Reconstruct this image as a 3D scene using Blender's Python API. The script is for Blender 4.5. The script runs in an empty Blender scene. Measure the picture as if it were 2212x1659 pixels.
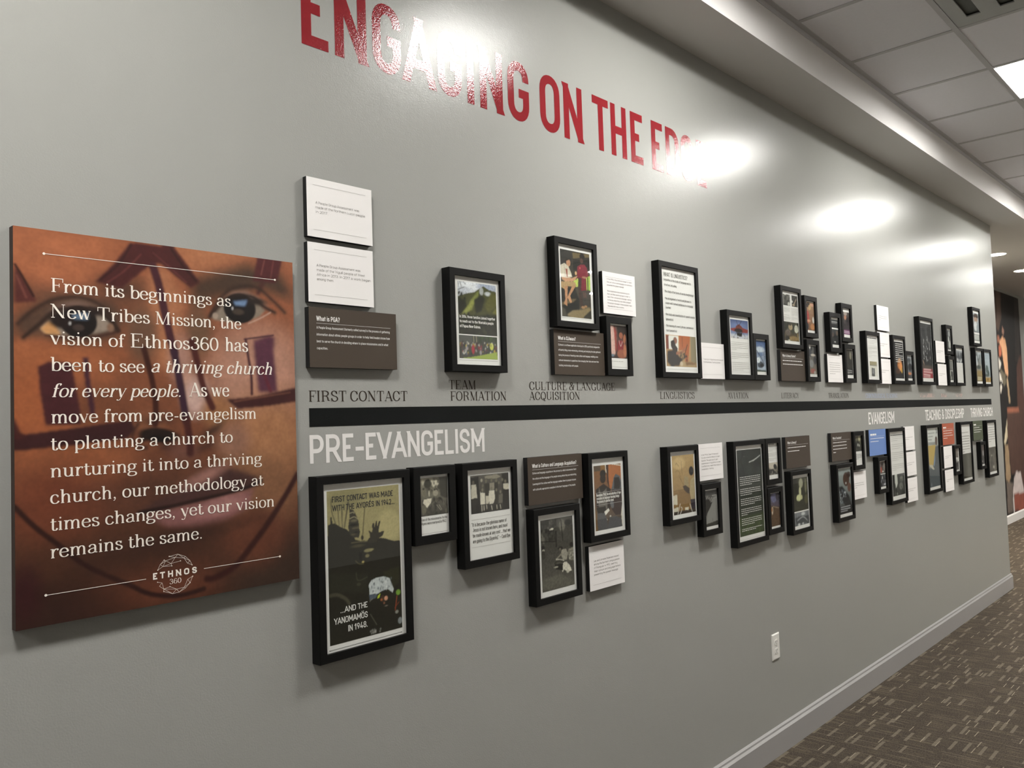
import bpy, math, random
import numpy as np
from mathutils import Matrix, Vector
random.seed(7); np.random.seed(7)
SC = bpy.context.scene
COL = SC.collection
H = 1.539            # camera height; wall heights below are given relative to eye level, then raised by H
# ---------------------------------------------------------------- camera
yaw, pitch, roll, fpx = 0.7455873, 0.0440317, -0.0335731, 1799.667
fw = Vector((math.cos(pitch)*math.cos(yaw), math.cos(pitch)*math.sin(yaw), math.sin(pitch)))
rt = fw.cross(Vector((0, 0, 1))).normalized(); up = rt.cross(fw)
r2 = math.cos(roll)*rt + math.sin(roll)*up; u2 = -math.sin(roll)*rt + math.cos(roll)*up
cam = bpy.data.cameras.new('camera'); camo = bpy.data.objects.new('camera', cam); COL.objects.link(camo)
M = Matrix((r2, u2, -fw)).transposed().to_4x4(); M.translation = Vector((0, -1.755, H)); camo.matrix_world = M
cam.sensor_fit = 'HORIZONTAL'; cam.sensor_width = 36.0; cam.lens = fpx/2212*36.0; cam.clip_start = 0.02
SC.camera = camo
# ---------------------------------------------------------------- world, exposure
SC.view_settings.view_transform = 'Standard'; SC.view_settings.look = 'None'
SC.view_settings.gamma = 1.0; SC.view_settings.use_curve_mapping = False
SC.view_settings.exposure = 1.69
w = bpy.data.worlds.new('world'); SC.world = w; w.use_nodes = True
w.node_tree.nodes['Background'].inputs[0].default_value = (0.9, 0.92, 1, 1); w.node_tree.nodes['Background'].inputs[1].default_value = 0.02
LAMP = 27.0           # radiance of the troffer lens
CAN = 200.0            # radiance of the recessed downlights
SC.cycles.max_bounces = 8; SC.cycles.diffuse_bounces = 5; SC.cycles.glossy_bounces = 4
SC.cycles.transparent_max_bounces = 12; SC.cycles.sample_clamp_indirect = 4.0
SC.cycles.use_denoising = True

def lin(c):
    if isinstance(c, str): c = tuple(int(c[i:i+2], 16)/255 for i in (0, 2, 4))
    return tuple(x/12.92 if x <= .04045 else ((x+.055)/1.055)**2.4 for x in c)
# ---------------------------------------------------------------- materials
def mat(name, col, rough=.5, spec=.5, bump=None, var=None, metal=0, emit=None, coat=None):
    m = bpy.data.materials.new(name); m.use_nodes = True; nt = m.node_tree; b = nt.nodes['Principled BSDF']
    c = lin(col) if isinstance(col, str) else col
    b.inputs['Base Color'].default_value = (*c, 1); b.inputs['Roughness'].default_value = rough
    b.inputs['Specular IOR Level'].default_value = spec; b.inputs['Metallic'].default_value = metal
    if coat: b.inputs['Coat Weight'].default_value = coat[0]; b.inputs['Coat Roughness'].default_value = coat[1]
    tc = nt.nodes.new('ShaderNodeNewGeometry')
    if var:
        n = nt.nodes.new('ShaderNodeTexNoise'); n.inputs['Scale'].default_value = var[0]; n.inputs['Detail'].default_value = 3
        nt.links.new(tc.outputs['Position'], n.inputs['Vector'])
        mx = nt.nodes.new('ShaderNodeMix'); mx.data_type = 'RGBA'
        mx.inputs[6].default_value = (*[x*(1-var[1]) for x in c], 1); mx.inputs[7].default_value = (*[min(1, x*(1+var[1])) for x in c], 1)
        nt.links.new(n.outputs['Fac'], mx.inputs[0]); nt.links.new(mx.outputs[2], b.inputs['Base Color'])
    if bump:
        prev = None
        for sc_, st, di in bump:
            n = nt.nodes.new('ShaderNodeTexNoise'); n.inputs['Scale'].default_value = sc_; n.inputs['Detail'].default_value = 2
            nt.links.new(tc.outputs['Position'], n.inputs['Vector'])
            bp = nt.nodes.new('ShaderNodeBump'); bp.inputs['Strength'].default_value = st; bp.inputs['Distance'].default_value = di
            nt.links.new(n.outputs['Fac'], bp.inputs['Height'])
            if prev: nt.links.new(prev.outputs['Normal'], bp.inputs['Normal'])
            prev = bp
        nt.links.new(prev.outputs['Normal'], b.inputs['Normal'])
    if emit:
        b.inputs['Emission Color'].default_value = (*emit[0], 1); b.inputs['Emission Strength'].default_value = emit[1]
    return m
WALLP = mat('grey satin wall paint', (.34, .343, .322), .225, .165, bump=[(260, .25, .0012), (40, .12, .002)], var=(1.5, .02))
SOFP = mat('soffit paint', (.70, .685, .67), .6, .3, bump=[(200, .1, .001)])
TRIMP = mat('grey trim paint', (.36, .35, .33), .35, .5)
WHITEW = mat('off white paint', (.78, .77, .75), .6, .3)
TILE = mat('ceiling tile board', (.88, .88, .92), .85, .2, bump=[(320, .35, .001)], var=(60, .03))
TEE = mat('ceiling grid metal', (.55, .55, .56), .45, .4)
WHT = mat('white plastic', (.78, .77, .73), .4, .5)
DARKH = mat('dark slot', (.02, .02, .02), .6)
PAPER = mat('white paper', (.86, .855, .83), .7, .3, var=(30, .01))
FOAMW = mat('white board face', (.86, .84, .825), .75, .25)
BLK = mat('black board edge', (.012, .012, .012), .6, .3)
BROWN = mat('brown board face', '463d34', .75, .25)
BLUE = mat('blue board face', '6a86bc', .75, .25)
ORANGE = mat('rust orange board face', 'a85a42', .75, .25)
GREEN = mat('olive green board face', '4b5240', .75, .25)
FRAME = mat('black satin frame', (.0055, .0055, .0053), .5, .12, bump=[(300, .04, .0005)])
BAND = mat('black vinyl band', (.006, .007, .0068), .7, .10, bump=[(260, .2, .0008)])
REDV = mat('glossy red vinyl', '84242a', .07, .5, bump=[(330, .20, .0014), (120, .10, .003)])
WHITEV = mat('white vinyl', (.80, .78, .76), .5, .4, bump=[(260, .15, .001)])
BROWNV = mat('brown vinyl', '332a23', .7, .12)
BLUEV = mat('pale blue vinyl', '9aa6c4', .6, .2)
PINKV = mat('pale rose vinyl', 'b09c96', .6, .2)
INK = {'k': mat('black ink', (.012, .012, .012), .7), 'g': mat('grey ink', 'b2afab', .7), 'm': mat('mid grey ink', '8c8884', .7), 'G': mat('dark grey ink', '5e5a55', .7),
       'w': mat('white ink', (.82, .81, .78), .7), 'W': mat('bright white ink', (.85, .84, .8), .7), 'p': mat('cream ink', (.9, .84, .76), .7)}
SIGNE = mat('sign board edge', '3a2a22', .7)
HOUS = mat('troffer housing white', (.8, .8, .8), .5, .4)
LENS = mat('lit troffer lens', (.9, .9, .9), .5, emit=((1, .98, .935), LAMP))
LENS2 = mat('lit troffer side reflector', (.9, .9, .9), .5, emit=((1, .95, .95), .20))
RIM = mat('lit troffer edge slot', (.9, .9, .9), .5, emit=((1, .97, .95), 6))  # also the glow of the imitated light leak
CANL = mat('lit downlight lens', (.9, .9, .9), .5, emit=((1, .91, .78), CAN))
CANA = mat('lit alcove downlight lens', (.9, .9, .9), .5, emit=((1, .88, .72), CAN*1.7))
def attr_mat(name, rough=.6, spec=.3):
    m = mat(name, (.5, .5, .5), rough, spec); nt = m.node_tree
    a = nt.nodes.new('ShaderNodeAttribute'); a.attribute_name = 'Col'
    nt.links.new(a.outputs['Color'], nt.nodes['Principled BSDF'].inputs['Base Color']); return m
PHOTO = attr_mat('printed photograph'); SIGNF = attr_mat('printed sign face', .5, .3); MURAL = attr_mat('printed wall mural', .6, .3)
def glass_mat():
    m = bpy.data.materials.new('picture glass'); m.use_nodes = True; nt = m.node_tree; nt.nodes.clear()
    o = nt.nodes.new('ShaderNodeOutputMaterial'); mx = nt.nodes.new('ShaderNodeMixShader'); t = nt.nodes.new('ShaderNodeBsdfTransparent')
    g = nt.nodes.new('ShaderNodeBsdfGlossy'); g.inputs['Roughness'].default_value = .015
    f = nt.nodes.new('ShaderNodeFresnel'); f.inputs['IOR'].default_value = 1.45
    t.inputs['Color'].default_value = (.985, .99, .985, 1)
    ge = nt.nodes.new('ShaderNodeNewGeometry'); inv = nt.nodes.new('ShaderNodeMath'); inv.operation = 'SUBTRACT'; inv.inputs[0].default_value = 1; nt.links.new(ge.outputs['Backfacing'], inv.inputs[1])
    mu = nt.nodes.new('ShaderNodeMath'); mu.operation = 'MULTIPLY'; nt.links.new(f.outputs[0], mu.inputs[0]); nt.links.new(inv.outputs[0], mu.inputs[1]); nt.links.new(mu.outputs[0], mx.inputs[0]); nt.links.new(t.outputs[0], mx.inputs[1]); nt.links.new(g.outputs[0], mx.inputs[2]); nt.links.new(mx.outputs[0], o.inputs[0])
    return m
GLASS = glass_mat()
def carpet():
    m = mat('patterned brown carpet', '453d33', .95, .1); nt = m.node_tree; N = nt.nodes; Lk = nt.links.new; b = N['Principled BSDF']
    pos = N.new('ShaderNodeNewGeometry'); sep = N.new('ShaderNodeSeparateXYZ'); Lk(pos.outputs['Position'], sep.inputs[0])
    def mth(op, a, c=None, v=None):
        n = N.new('ShaderNodeMath'); n.operation = op
        Lk(a, n.inputs[0]) if not isinstance(a, (int, float)) else setattr(n.inputs[0], 'default_value', a)
        if c is not None:
            if isinstance(c, (int, float)): n.inputs[1].default_value = c
            else: Lk(c, n.inputs[1])
        return n.outputs[0]
    def layer(cx, cy, hx, hy, th, seed, jit=.25):
        X = mth('ADD', mth('DIVIDE', sep.outputs[0], cx), seed*3.7); Y = mth('ADD', mth('DIVIDE', sep.outputs[1], cy), seed*1.9)
        fx = mth('FLOOR', X); fy = mth('FLOOR', Y)
        cmb = N.new('ShaderNodeCombineXYZ'); Lk(fx, cmb.inputs[0]); Lk(fy, cmb.inputs[1]); cmb.inputs[2].default_value = seed
        wn = N.new('ShaderNodeTexWhiteNoise'); wn.noise_dimensions = '3D'; Lk(cmb.outputs[0], wn.inputs['Vector'])
        s = N.new('ShaderNodeSeparateColor'); Lk(wn.outputs['Color'], s.inputs[0])
        dx = mth('ABSOLUTE', mth('SUBTRACT', mth('SUBTRACT', X, fx), mth('ADD', mth('MULTIPLY', s.outputs[1], jit), .5-jit/2)))
        dy = mth('ABSOLUTE', mth('SUBTRACT', mth('SUBTRACT', Y, fy), mth('ADD', mth('MULTIPLY', s.outputs[2], jit), .5-jit/2)))
        on = mth('GREATER_THAN', s.outputs[0], th)
        return mth('MULTIPLY', on, mth('MULTIPLY', mth('LESS_THAN', dx, hx), mth('LESS_THAN', dy, hy)))
    big = layer(.20, .060, .30, .12, .50, 1.0, .3); big2 = layer(.27, .083, .17, .075, .60, 4.0, .4)
    thin = layer(.030, .19, .045, .38, .66, 2.0); thin2 = layer(.12, .036, .30, .045, .84, 3.0, .3)
    n1 = N.new('ShaderNodeTexNoise'); n1.inputs['Scale'].default_value = 420; n1.inputs['Detail'].default_value = 2; Lk(pos.outputs['Position'], n1.inputs['Vector'])
    mp = N.new('ShaderNodeMapping'); mp.inputs['Scale'].default_value = (160, 8, 1); Lk(pos.outputs['Position'], mp.inputs[0])
    n2 = N.new('ShaderNodeTexNoise'); n2.inputs['Scale'].default_value = 1.0; n2.inputs['Detail'].default_value = 3; Lk(mp.outputs[0], n2.inputs['Vector'])
    def mix(fac, a, c):
        x = N.new('ShaderNodeMix'); x.data_type = 'RGBA'; Lk(fac, x.inputs[0])
        for s_, v in ((6, a), (7, c)):
            if isinstance(v, tuple): x.inputs[s_].default_value = (*v, 1)
            else: Lk(v, x.inputs[s_])
        return x.outputs[2]
    n3 = N.new('ShaderNodeTexNoise'); n3.inputs['Scale'].default_value = 170; n3.inputs['Detail'].default_value = 4; n3.inputs['Roughness'].default_value = .75; Lk(pos.outputs['Position'], n3.inputs['Vector'])
    def rng_(a): return mth('MULTIPLY', mth('SUBTRACT', a, .34), 3.1)
    base = mix(rng_(n3.outputs['Fac']), lin('1b1815'), lin('5a5147'))
    base = mix(mth('MULTIPLY', mth('GREATER_THAN', n2.outputs['Fac'], .56), .35), base, lin('6b614f'))
    c = mix(mth('MULTIPLY', mth('MAXIMUM', big, big2), mth('ADD', mth('MULTIPLY', n3.outputs['Fac'], .6), .33)), base, lin('766e60')); c = mix(mth('MULTIPLY', thin, .5), c, lin('8d8473')); c = mix(mth('MULTIPLY', thin2, .8), c, lin('9a9280'))
    Lk(c, b.inputs['Base Color'])
    bp = N.new('ShaderNodeBump'); bp.inputs['Strength'].default_value = .5; bp.inputs['Distance'].default_value = .004; Lk(n1.outputs['Fac'], bp.inputs['Height']); Lk(bp.outputs['Normal'], b.inputs['Normal'])
    return m
CARPET = carpet()
# ---------------------------------------------------------------- helpers
def mesh(name, verts, faces, mats, parent=None, mi=None, loc=(0, 0, 0)):
    me = bpy.data.meshes.new(name); me.from_pydata([tuple(v) for v in verts], [], faces)
    for m in (mats if isinstance(mats, (list, tuple)) else [mats]): me.materials.append(m)
    if mi: me.polygons.foreach_set('material_index', mi)
    me.update(); o = bpy.data.objects.new(name, me); COL.objects.link(o); o.location = loc
    if parent: o.parent = parent
    return o
def empty(name, loc, label, cat, group=None):
    o = bpy.data.objects.new(name, None); COL.objects.link(o); o.location = loc; o['label'] = label; o['category'] = cat; o.empty_display_size = .05
    if group: o['group'] = group
    return o
BOXF = [(0, 3, 2, 1), (4, 5, 6, 7), (0, 1, 5, 4), (1, 2, 6, 5), (2, 3, 7, 6), (3, 0, 4, 7)]
def boxv(x0, y0, z0, x1, y1, z1): return [(x0, y0, z0), (x1, y0, z0), (x1, y1, z0), (x0, y1, z0), (x0, y0, z1), (x1, y0, z1), (x1, y1, z1), (x0, y1, z1)]
def boxes(L):
    v = []; f = []
    for b in L:
        n = len(v); v += boxv(*b); f += [tuple(i+n for i in q) for q in BOXF]
    return v, f
def box(name, b, m, parent=None, **k):
    return mesh(name, *boxes([b]), m, parent, **k)
def struct(o): o['kind'] = 'structure'; return o
def prism(name, prof, x0, x1, m, parent=None):
    """profile of (y, z) points extruded along x"""
    n = len(prof); v = [(x0, y, z) for y, z in prof]+[(x1, y, z) for y, z in prof]
    f = [tuple(range(n-1, -1, -1)), tuple(range(n, 2*n))]+[(i, (i+1) % n, n+(i+1) % n, n+i) for i in range(n)]
    return mesh(name, v, f, m, parent)
def ring(L, y, r_in, r_out, cx, cz, n=32): pass
# ---------------------------------------------------------------- stroke lettering
def path(s):
    pts = []; tk = s.split(); i = 0; cur = None
    while i < len(tk):
        c = tk[i]
        if c == 'm' or c == 'l': cur = (float(tk[i+1]), float(tk[i+2])); pts.append(cur); i += 3
        elif c == 'q':
            k = (float(tk[i+1]), float(tk[i+2])); e = (float(tk[i+3]), float(tk[i+4])); i += 5
            a = .6; c1 = (cur[0]+(k[0]-cur[0])*a, cur[1]+(k[1]-cur[1])*a); c2 = (e[0]+(k[0]-e[0])*a, e[1]+(k[1]-e[1])*a)
            for j in range(1, QN+1):
                t = j/QN; u = 1-t
                pts.append(tuple(u*u*u*cur[d]+3*u*u*t*c1[d]+3*u*t*t*c2[d]+t*t*t*e[d] for d in (0, 1)))
            cur = e
    return pts
QN = 6
def clip(poly, lo, hi):
    for s, v in ((1, lo), (-1, hi)):
        out = []
        for i in range(len(poly)):
            a, b = poly[i-1], poly[i]; ina = s*(a[1]-v) >= -1e-9; inb = s*(b[1]-v) >= -1e-9
            if ina != inb:
                t = (v-a[1])/(b[1]-a[1]); out.append((a[0]+(b[0]-a[0])*t, v))
            if inb: out.append(b)
        poly = out
        if not poly: return []
    return poly
def ribbon(pts, wf, lo, hi, e0=0, e1=0):
    p = [np.array(q, float) for q in pts]
    q = [p[0]]
    for a in p[1:]:
        if np.hypot(*(a-q[-1])) > 1e-6: q.append(a)
    p = q
    if len(p) < 2: return []
    closed = np.hypot(*(p[0]-p[-1])) < 1e-5 and len(p) > 3
    d = [(p[i+1]-p[i])/np.hypot(*(p[i+1]-p[i])) for i in range(len(p)-1)]
    if not closed: p[0] = p[0]-d[0]*e0; p[-1] = p[-1]+d[-1]*e1
    Lp = []; Rp = []
    for i in range(len(p)):
        if i == 0: a = d[-1] if closed else d[0]; b = d[0]
        elif i == len(p)-1: a = d[-1]; b = d[0] if closed else d[-1]
        else: a, b = d[i-1], d[i]
        t = a+b; L_ = np.hypot(*t); t = t/L_ if L_ > 1e-6 else b
        n = np.array((-t[1], t[0])); cs = max(.45, float(t@b)); w_ = wf((t[0], t[1]))/2/cs
        Lp.append(p[i]+n*w_); Rp.append(p[i]-n*w_)
    out = []
    for i in range(len(p)-1):
        c = clip([tuple(Rp[i]), tuple(Rp[i+1]), tuple(Lp[i+1]), tuple(Lp[i])], lo, hi)
        if len(c) >= 3: out.append(c)
    return out
# condensed grotesque: x,y in a unit box; capitals use cap height, lower case x-height
SANS = {
'A': (.627, 'm 0 0 l .5 1', 'm .5 1 l 1 0', 'm .2 .27 l .8 .27'), 'B': (.52, 'm 0 0 l 0 1 l .5 1 q .95 1 .95 .77 q .95 .53 .5 .53 l 0 .53', 'm .5 .53 q 1 .53 1 .27 q 1 0 .5 0 l 0 0'),
'C': (.51, 'm 1 .72 l 1 .74 q 1 1 .5 1 q 0 1 0 .74 l 0 .26 q 0 0 .5 0 q 1 0 1 .26 l 1 .29'), 'D': (.515, 'm .4 1 l 0 1 l 0 0 l .4 0 q 1 0 1 .28 l 1 .72 q 1 1 .4 1'),
'E': (.412, 'm 1 1 l 0 1 l 0 0 l 1 0', 'm 0 .52 l .82 .52'), 'F': (.40, 'm 1 1 l 0 1 l 0 0', 'm 0 .50 l .85 .50'), 'G': (.525, 'm 1 .72 l 1 .74 q 1 1 .5 1 q 0 1 0 .74 l 0 .26 q 0 0 .5 0 q 1 0 1 .26 l 1 .47 l .52 .47'),
'H': (.503, 'm 0 0 l 0 1', 'm 1 0 l 1 1', 'm 0 .51 l 1 .51'), 'I': (.152, 'm .5 0 l .5 1'), 'J': (.42, 'm 1 1 l 1 .26 q 1 0 .5 0 q 0 0 0 .26'), 'K': (.54, 'm 0 0 l 0 1', 'm 1 1 l .12 .36', 'm .38 .55 l 1 0'),
'L': (.40, 'm 0 1 l 0 0 l 1 0'), 'M': (.66, 'm 0 0 l 0 1', 'm 1 0 l 1 1', 'm 0 1 l .5 .28', 'm 1 1 l .5 .28'), 'N': (.524, 'm 0 0 l 0 1', 'm 1 0 l 1 1', 'm 0 1 l 1 0'), 'O': (.535, 'm 0 .5 l 0 .74 q 0 1 .5 1 q 1 1 1 .74 l 1 .26 q 1 0 .5 0 q 0 0 0 .26 l 0 .5'),
'P': (.50, 'm 0 0 l 0 1 l .5 1 q 1 1 1 .71 q 1 .42 .5 .42 l 0 .42'), 'Q': (.535, 'm 0 .5 l 0 .74 q 0 1 .5 1 q 1 1 1 .74 l 1 .26 q 1 0 .5 0 q 0 0 0 .26 l 0 .5', 'm .55 .3 l 1 0'), 'R': (.535, 'm 0 0 l 0 1 l .5 1 q .95 1 .95 .72 q .95 .45 .5 .45 l 0 .45', 'm .52 .45 l 1 0'),
'S': (.50, 'm .97 .72 q .97 1 .5 1 q 0 1 0 .75 q 0 .56 .5 .51 q 1 .46 1 .25 q 1 0 .5 0 q 0 0 0 .28'), 'T': (.497, 'm 0 1 l 1 1', 'm .5 0 l .5 1'), 'U': (.51, 'm 0 1 l 0 .26 q 0 0 .5 0 q 1 0 1 .26 l 1 1'), 'V': (.60, 'm 0 1 l .5 0', 'm .5 0 l 1 1'),
'W': (.88, 'm 0 1 l .25 0', 'm .25 0 l .5 1', 'm .5 1 l .75 0', 'm .75 0 l 1 1'), 'X': (.58, 'm 0 0 l 1 1', 'm 0 1 l 1 0'), 'Y': (.58, 'm 0 1 l .5 .42', 'm 1 1 l .5 .42', 'm .5 0 l .5 .5'), 'Z': (.46, 'm 0 1 l 1 1', 'm 1 1 l 0 0', 'm 0 0 l 1 0'),
'&': (.62, 'm 1 0 l .2 .7 q .05 1 .4 1 q .75 1 .7 .75 q .6 .6 .3 .5 q 0 .4 0 .22 q 0 0 .4 0 q .8 0 .95 .5'), '-': (.32, 'm 0 .42 l 1 .42'), '–': (.6, 'm 0 .42 l 1 .42'),
'a': (.44, 'm .05 .8 q .1 1 .5 1 q 1 1 1 .7 l 1 0', 'm 1 .56 l .45 .56 q 0 .56 0 .28 q 0 0 .4 0 q .8 0 1 .2'), 'b': (.47, 'm 0 0 l 0 1.42', 'm 0 .5 l 0 .65 q 0 1 .5 1 q 1 1 1 .65 l 1 .35 q 1 0 .5 0 q 0 0 0 .35'), 'c': (.43, 'm 1 .7 q 1 1 .5 1 q 0 1 0 .65 l 0 .35 q 0 0 .5 0 q 1 0 1 .3'),
'd': (.47, 'm 1 0 l 1 1.42', 'm 1 .5 l 1 .65 q 1 1 .5 1 q 0 1 0 .65 l 0 .35 q 0 0 .5 0 q 1 0 1 .35'), 'e': (.46, 'm 0 .5 l 1 .5 l 1 .65 q 1 1 .5 1 q 0 1 0 .65 l 0 .35 q 0 0 .5 0 q .85 0 .95 .2'), 'f': (.30, 'm .35 0 l .35 1.15 q .35 1.42 1 1.42', 'm 0 1 l 1 1'),
'g': (.47, 'm 1 1 l 1 -.1 q 1 -.38 .5 -.38 q .15 -.38 .05 -.25', 'm 1 .5 l 1 .65 q 1 1 .5 1 q 0 1 0 .65 l 0 .35 q 0 0 .5 0 q 1 0 1 .35'), 'h': (.46, 'm 0 0 l 0 1.42', 'm 0 .65 q 0 1 .5 1 q 1 1 1 .65 l 1 0'), 'i': (.15, 'm .5 0 l .5 1', 'm .5 1.33 l .5 1.53'), 'j': (.2, 'm .6 1 l .6 -.15 q .6 -.38 0 -.38', 'm .6 1.33 l .6 1.53'),
'k': (.45, 'm 0 0 l 0 1.42', 'm 1 1 l .1 .38', 'm .35 .56 l 1 0'), 'l': (.2, 'm .3 1.42 l .3 .2 q .3 0 1 0'), 'm': (.74, 'm 0 0 l 0 1', 'm 0 .65 q 0 1 .25 1 q .5 1 .5 .65 l .5 0', 'm .5 .65 q .5 1 .75 1 q 1 1 1 .65 l 1 0'), 'n': (.46, 'm 0 0 l 0 1', 'm 0 .65 q 0 1 .5 1 q 1 1 1 .65 l 1 0'),
'o': (.47, 'm 0 .5 l 0 .65 q 0 1 .5 1 q 1 1 1 .65 l 1 .35 q 1 0 .5 0 q 0 0 0 .35 l 0 .5'), 'p': (.47, 'm 0 -.38 l 0 1', 'm 0 .5 l 0 .65 q 0 1 .5 1 q 1 1 1 .65 l 1 .35 q 1 0 .5 0 q 0 0 0 .35'), 'q': (.47, 'm 1 -.38 l 1 1', 'm 1 .5 l 1 .65 q 1 1 .5 1 q 0 1 0 .65 l 0 .35 q 0 0 .5 0 q 1 0 1 .35'),
'r': (.31, 'm 0 0 l 0 1', 'm 0 .6 q 0 1 1 .98'), 's': (.42, 'm .92 .78 q .9 1 .5 1 q 0 1 0 .75 q 0 .55 .5 .51 q 1 .47 1 .25 q 1 0 .5 0 q .05 0 0 .22'), 't': (.32, 'm .35 1.3 l .35 .25 q .35 0 1 0', 'm 0 1 l 1 1'), 'u': (.46, 'm 0 1 l 0 .35 q 0 0 .5 0 q 1 0 1 .35', 'm 1 0 l 1 1'),
'v': (.46, 'm 0 1 l .5 0', 'm .5 0 l 1 1'), 'w': (.70, 'm 0 1 l .25 0', 'm .25 0 l .5 1', 'm .5 1 l .75 0', 'm .75 0 l 1 1'), 'x': (.46, 'm 0 0 l 1 1', 'm 0 1 l 1 0'), 'y': (.46, 'm 0 1 l .5 0', 'm 1 1 l .3 -.38'), 'z': (.4, 'm 0 1 l 1 1', 'm 1 1 l 0 0', 'm 0 0 l 1 0'),
'0': (.48, 'm 0 .5 l 0 .74 q 0 1 .5 1 q 1 1 1 .74 l 1 .26 q 1 0 .5 0 q 0 0 0 .26 l 0 .5'), '1': (.3, 'm .7 0 l .7 1', 'm .7 1 l 0 .78'), '2': (.46, 'm 0 .74 q 0 1 .5 1 q 1 1 1 .73 q 1 .58 .8 .42 l 0 0', 'm 0 0 l 1 0'), '3': (.46, 'm 0 .78 q .05 1 .5 1 q .95 1 .95 .76 q .95 .53 .45 .53', 'm .45 .53 q 1 .53 1 .27 q 1 0 .5 0 q 0 0 0 .24'),
'4': (.5, 'm .55 1 l 0 .2', 'm 0 .2 l 1 .2', 'm .75 0 l .75 .5'), '6': (.47, 'm .55 1 l .1 .5 q 0 .35 0 .28 q 0 0 .5 0 q 1 0 1 .28 q 1 .56 .5 .56 q .15 .56 .02 .35'), '7': (.44, 'm 0 1 l 1 1', 'm 1 1 l .3 0'), '8': (.48, 'm .5 .53 q .05 .53 .05 .77 q .05 1 .5 1 q .95 1 .95 .77 q .95 .53 .5 .53 q 0 .53 0 .27 q 0 0 .5 0 q 1 0 1 .27 q 1 .53 .5 .53'),
'9': (.47, 'm .45 0 l .9 .5 q 1 .65 1 .72 q 1 1 .5 1 q 0 1 0 .72 q 0 .44 .5 .44 q .85 .44 .98 .65'), '5': (.46, 'm .95 1 l .1 1 l .05 .55 q .2 .62 .5 .62 q 1 .62 1 .3 q 1 0 .5 0 q 0 0 0 .22'),
'.': (.15, 'm .5 0 l .5 .02'), ',': (.15, 'm .6 .05 l .3 -.12'), "'": (.14, 'm .5 .8 l .5 1'), '"': (.3, 'm .2 .8 l .2 1', 'm .8 .8 l .8 1'), '?': (.44, 'm 0 .78 q .05 1 .5 1 q 1 1 1 .75 q 1 .6 .5 .45 l .5 .3', 'm .5 0 l .5 .04'), '(': (.2, 'm 1 1.05 q 0 1 0 .45 q 0 -.1 1 -.15'), ')': (.2, 'm 0 1.05 q 1 1 1 .45 q 1 -.1 0 -.15'), '[': (.22, 'm 1 1.05 l 0 1.05 l 0 -.1 l 1 -.1'), ']': (.22, 'm 0 1.05 l 1 1.05 l 1 -.1 l 0 -.1'), ':': (.15, 'm .5 0 l .5 .02', 'm .5 .6 l .5 .62'), '•': (.2, 'm .5 .35 l .5 .5'), ' ': (.19,)}
LOW = set('abcdefghijklmnopqrstuvwxyz')
ACC = {'É': ('E', 'm .35 1.13 l .7 1.32'), 'Ö': ('O', 'm .2 1.15 l .2 1.26|m .8 1.15 l .8 1.26'), 'é': ('e', 'm .35 1.3 l .75 1.5')}
def sans_glyph(ch, sx, th, xh=.72):
    acc = None
    if ch in ACC: ch, acc = ACC[ch]
    g = SANS.get(ch) or SANS['o']; W_ = g[0]*sx; low = ch in LOW; hh = xh if low else 1.0; h = th/2
    def mp(q): return (h+q[0]*(W_-th), h+q[1]*(hh-th))
    out = []
    for s in g[1:]+(tuple(acc.split('|')) if acc else ()):
        raw = path(s); pts = [mp(q) for q in raw]
        lo = min(q[1] for q in pts)-h; hi = max(q[1] for q in pts)+h
        ex = []
        for a, b in ((pts[0], pts[1]), (pts[-1], pts[-2])):
            dx, dy = abs(a[0]-b[0]), abs(a[1]-b[1]); ra = raw[0] if a is pts[0] else raw[-1]
            if dy < 1e-4: ex.append(h if ra[0] in (0, 1) else 0)
            elif dx < 1e-4: ex.append(h if (ra[1] in (0, 1) or (ra[1] > 1.2 and ch not in 'ij') or ra[1] < 0 or ch in '.,•?!:') else 0)
            elif len(raw) == 2: ex.append(3*h)
            else: ex.append(0)
        out.append(ribbon(pts, lambda t: th, lo, hi, *ex))
    return out, W_
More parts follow.
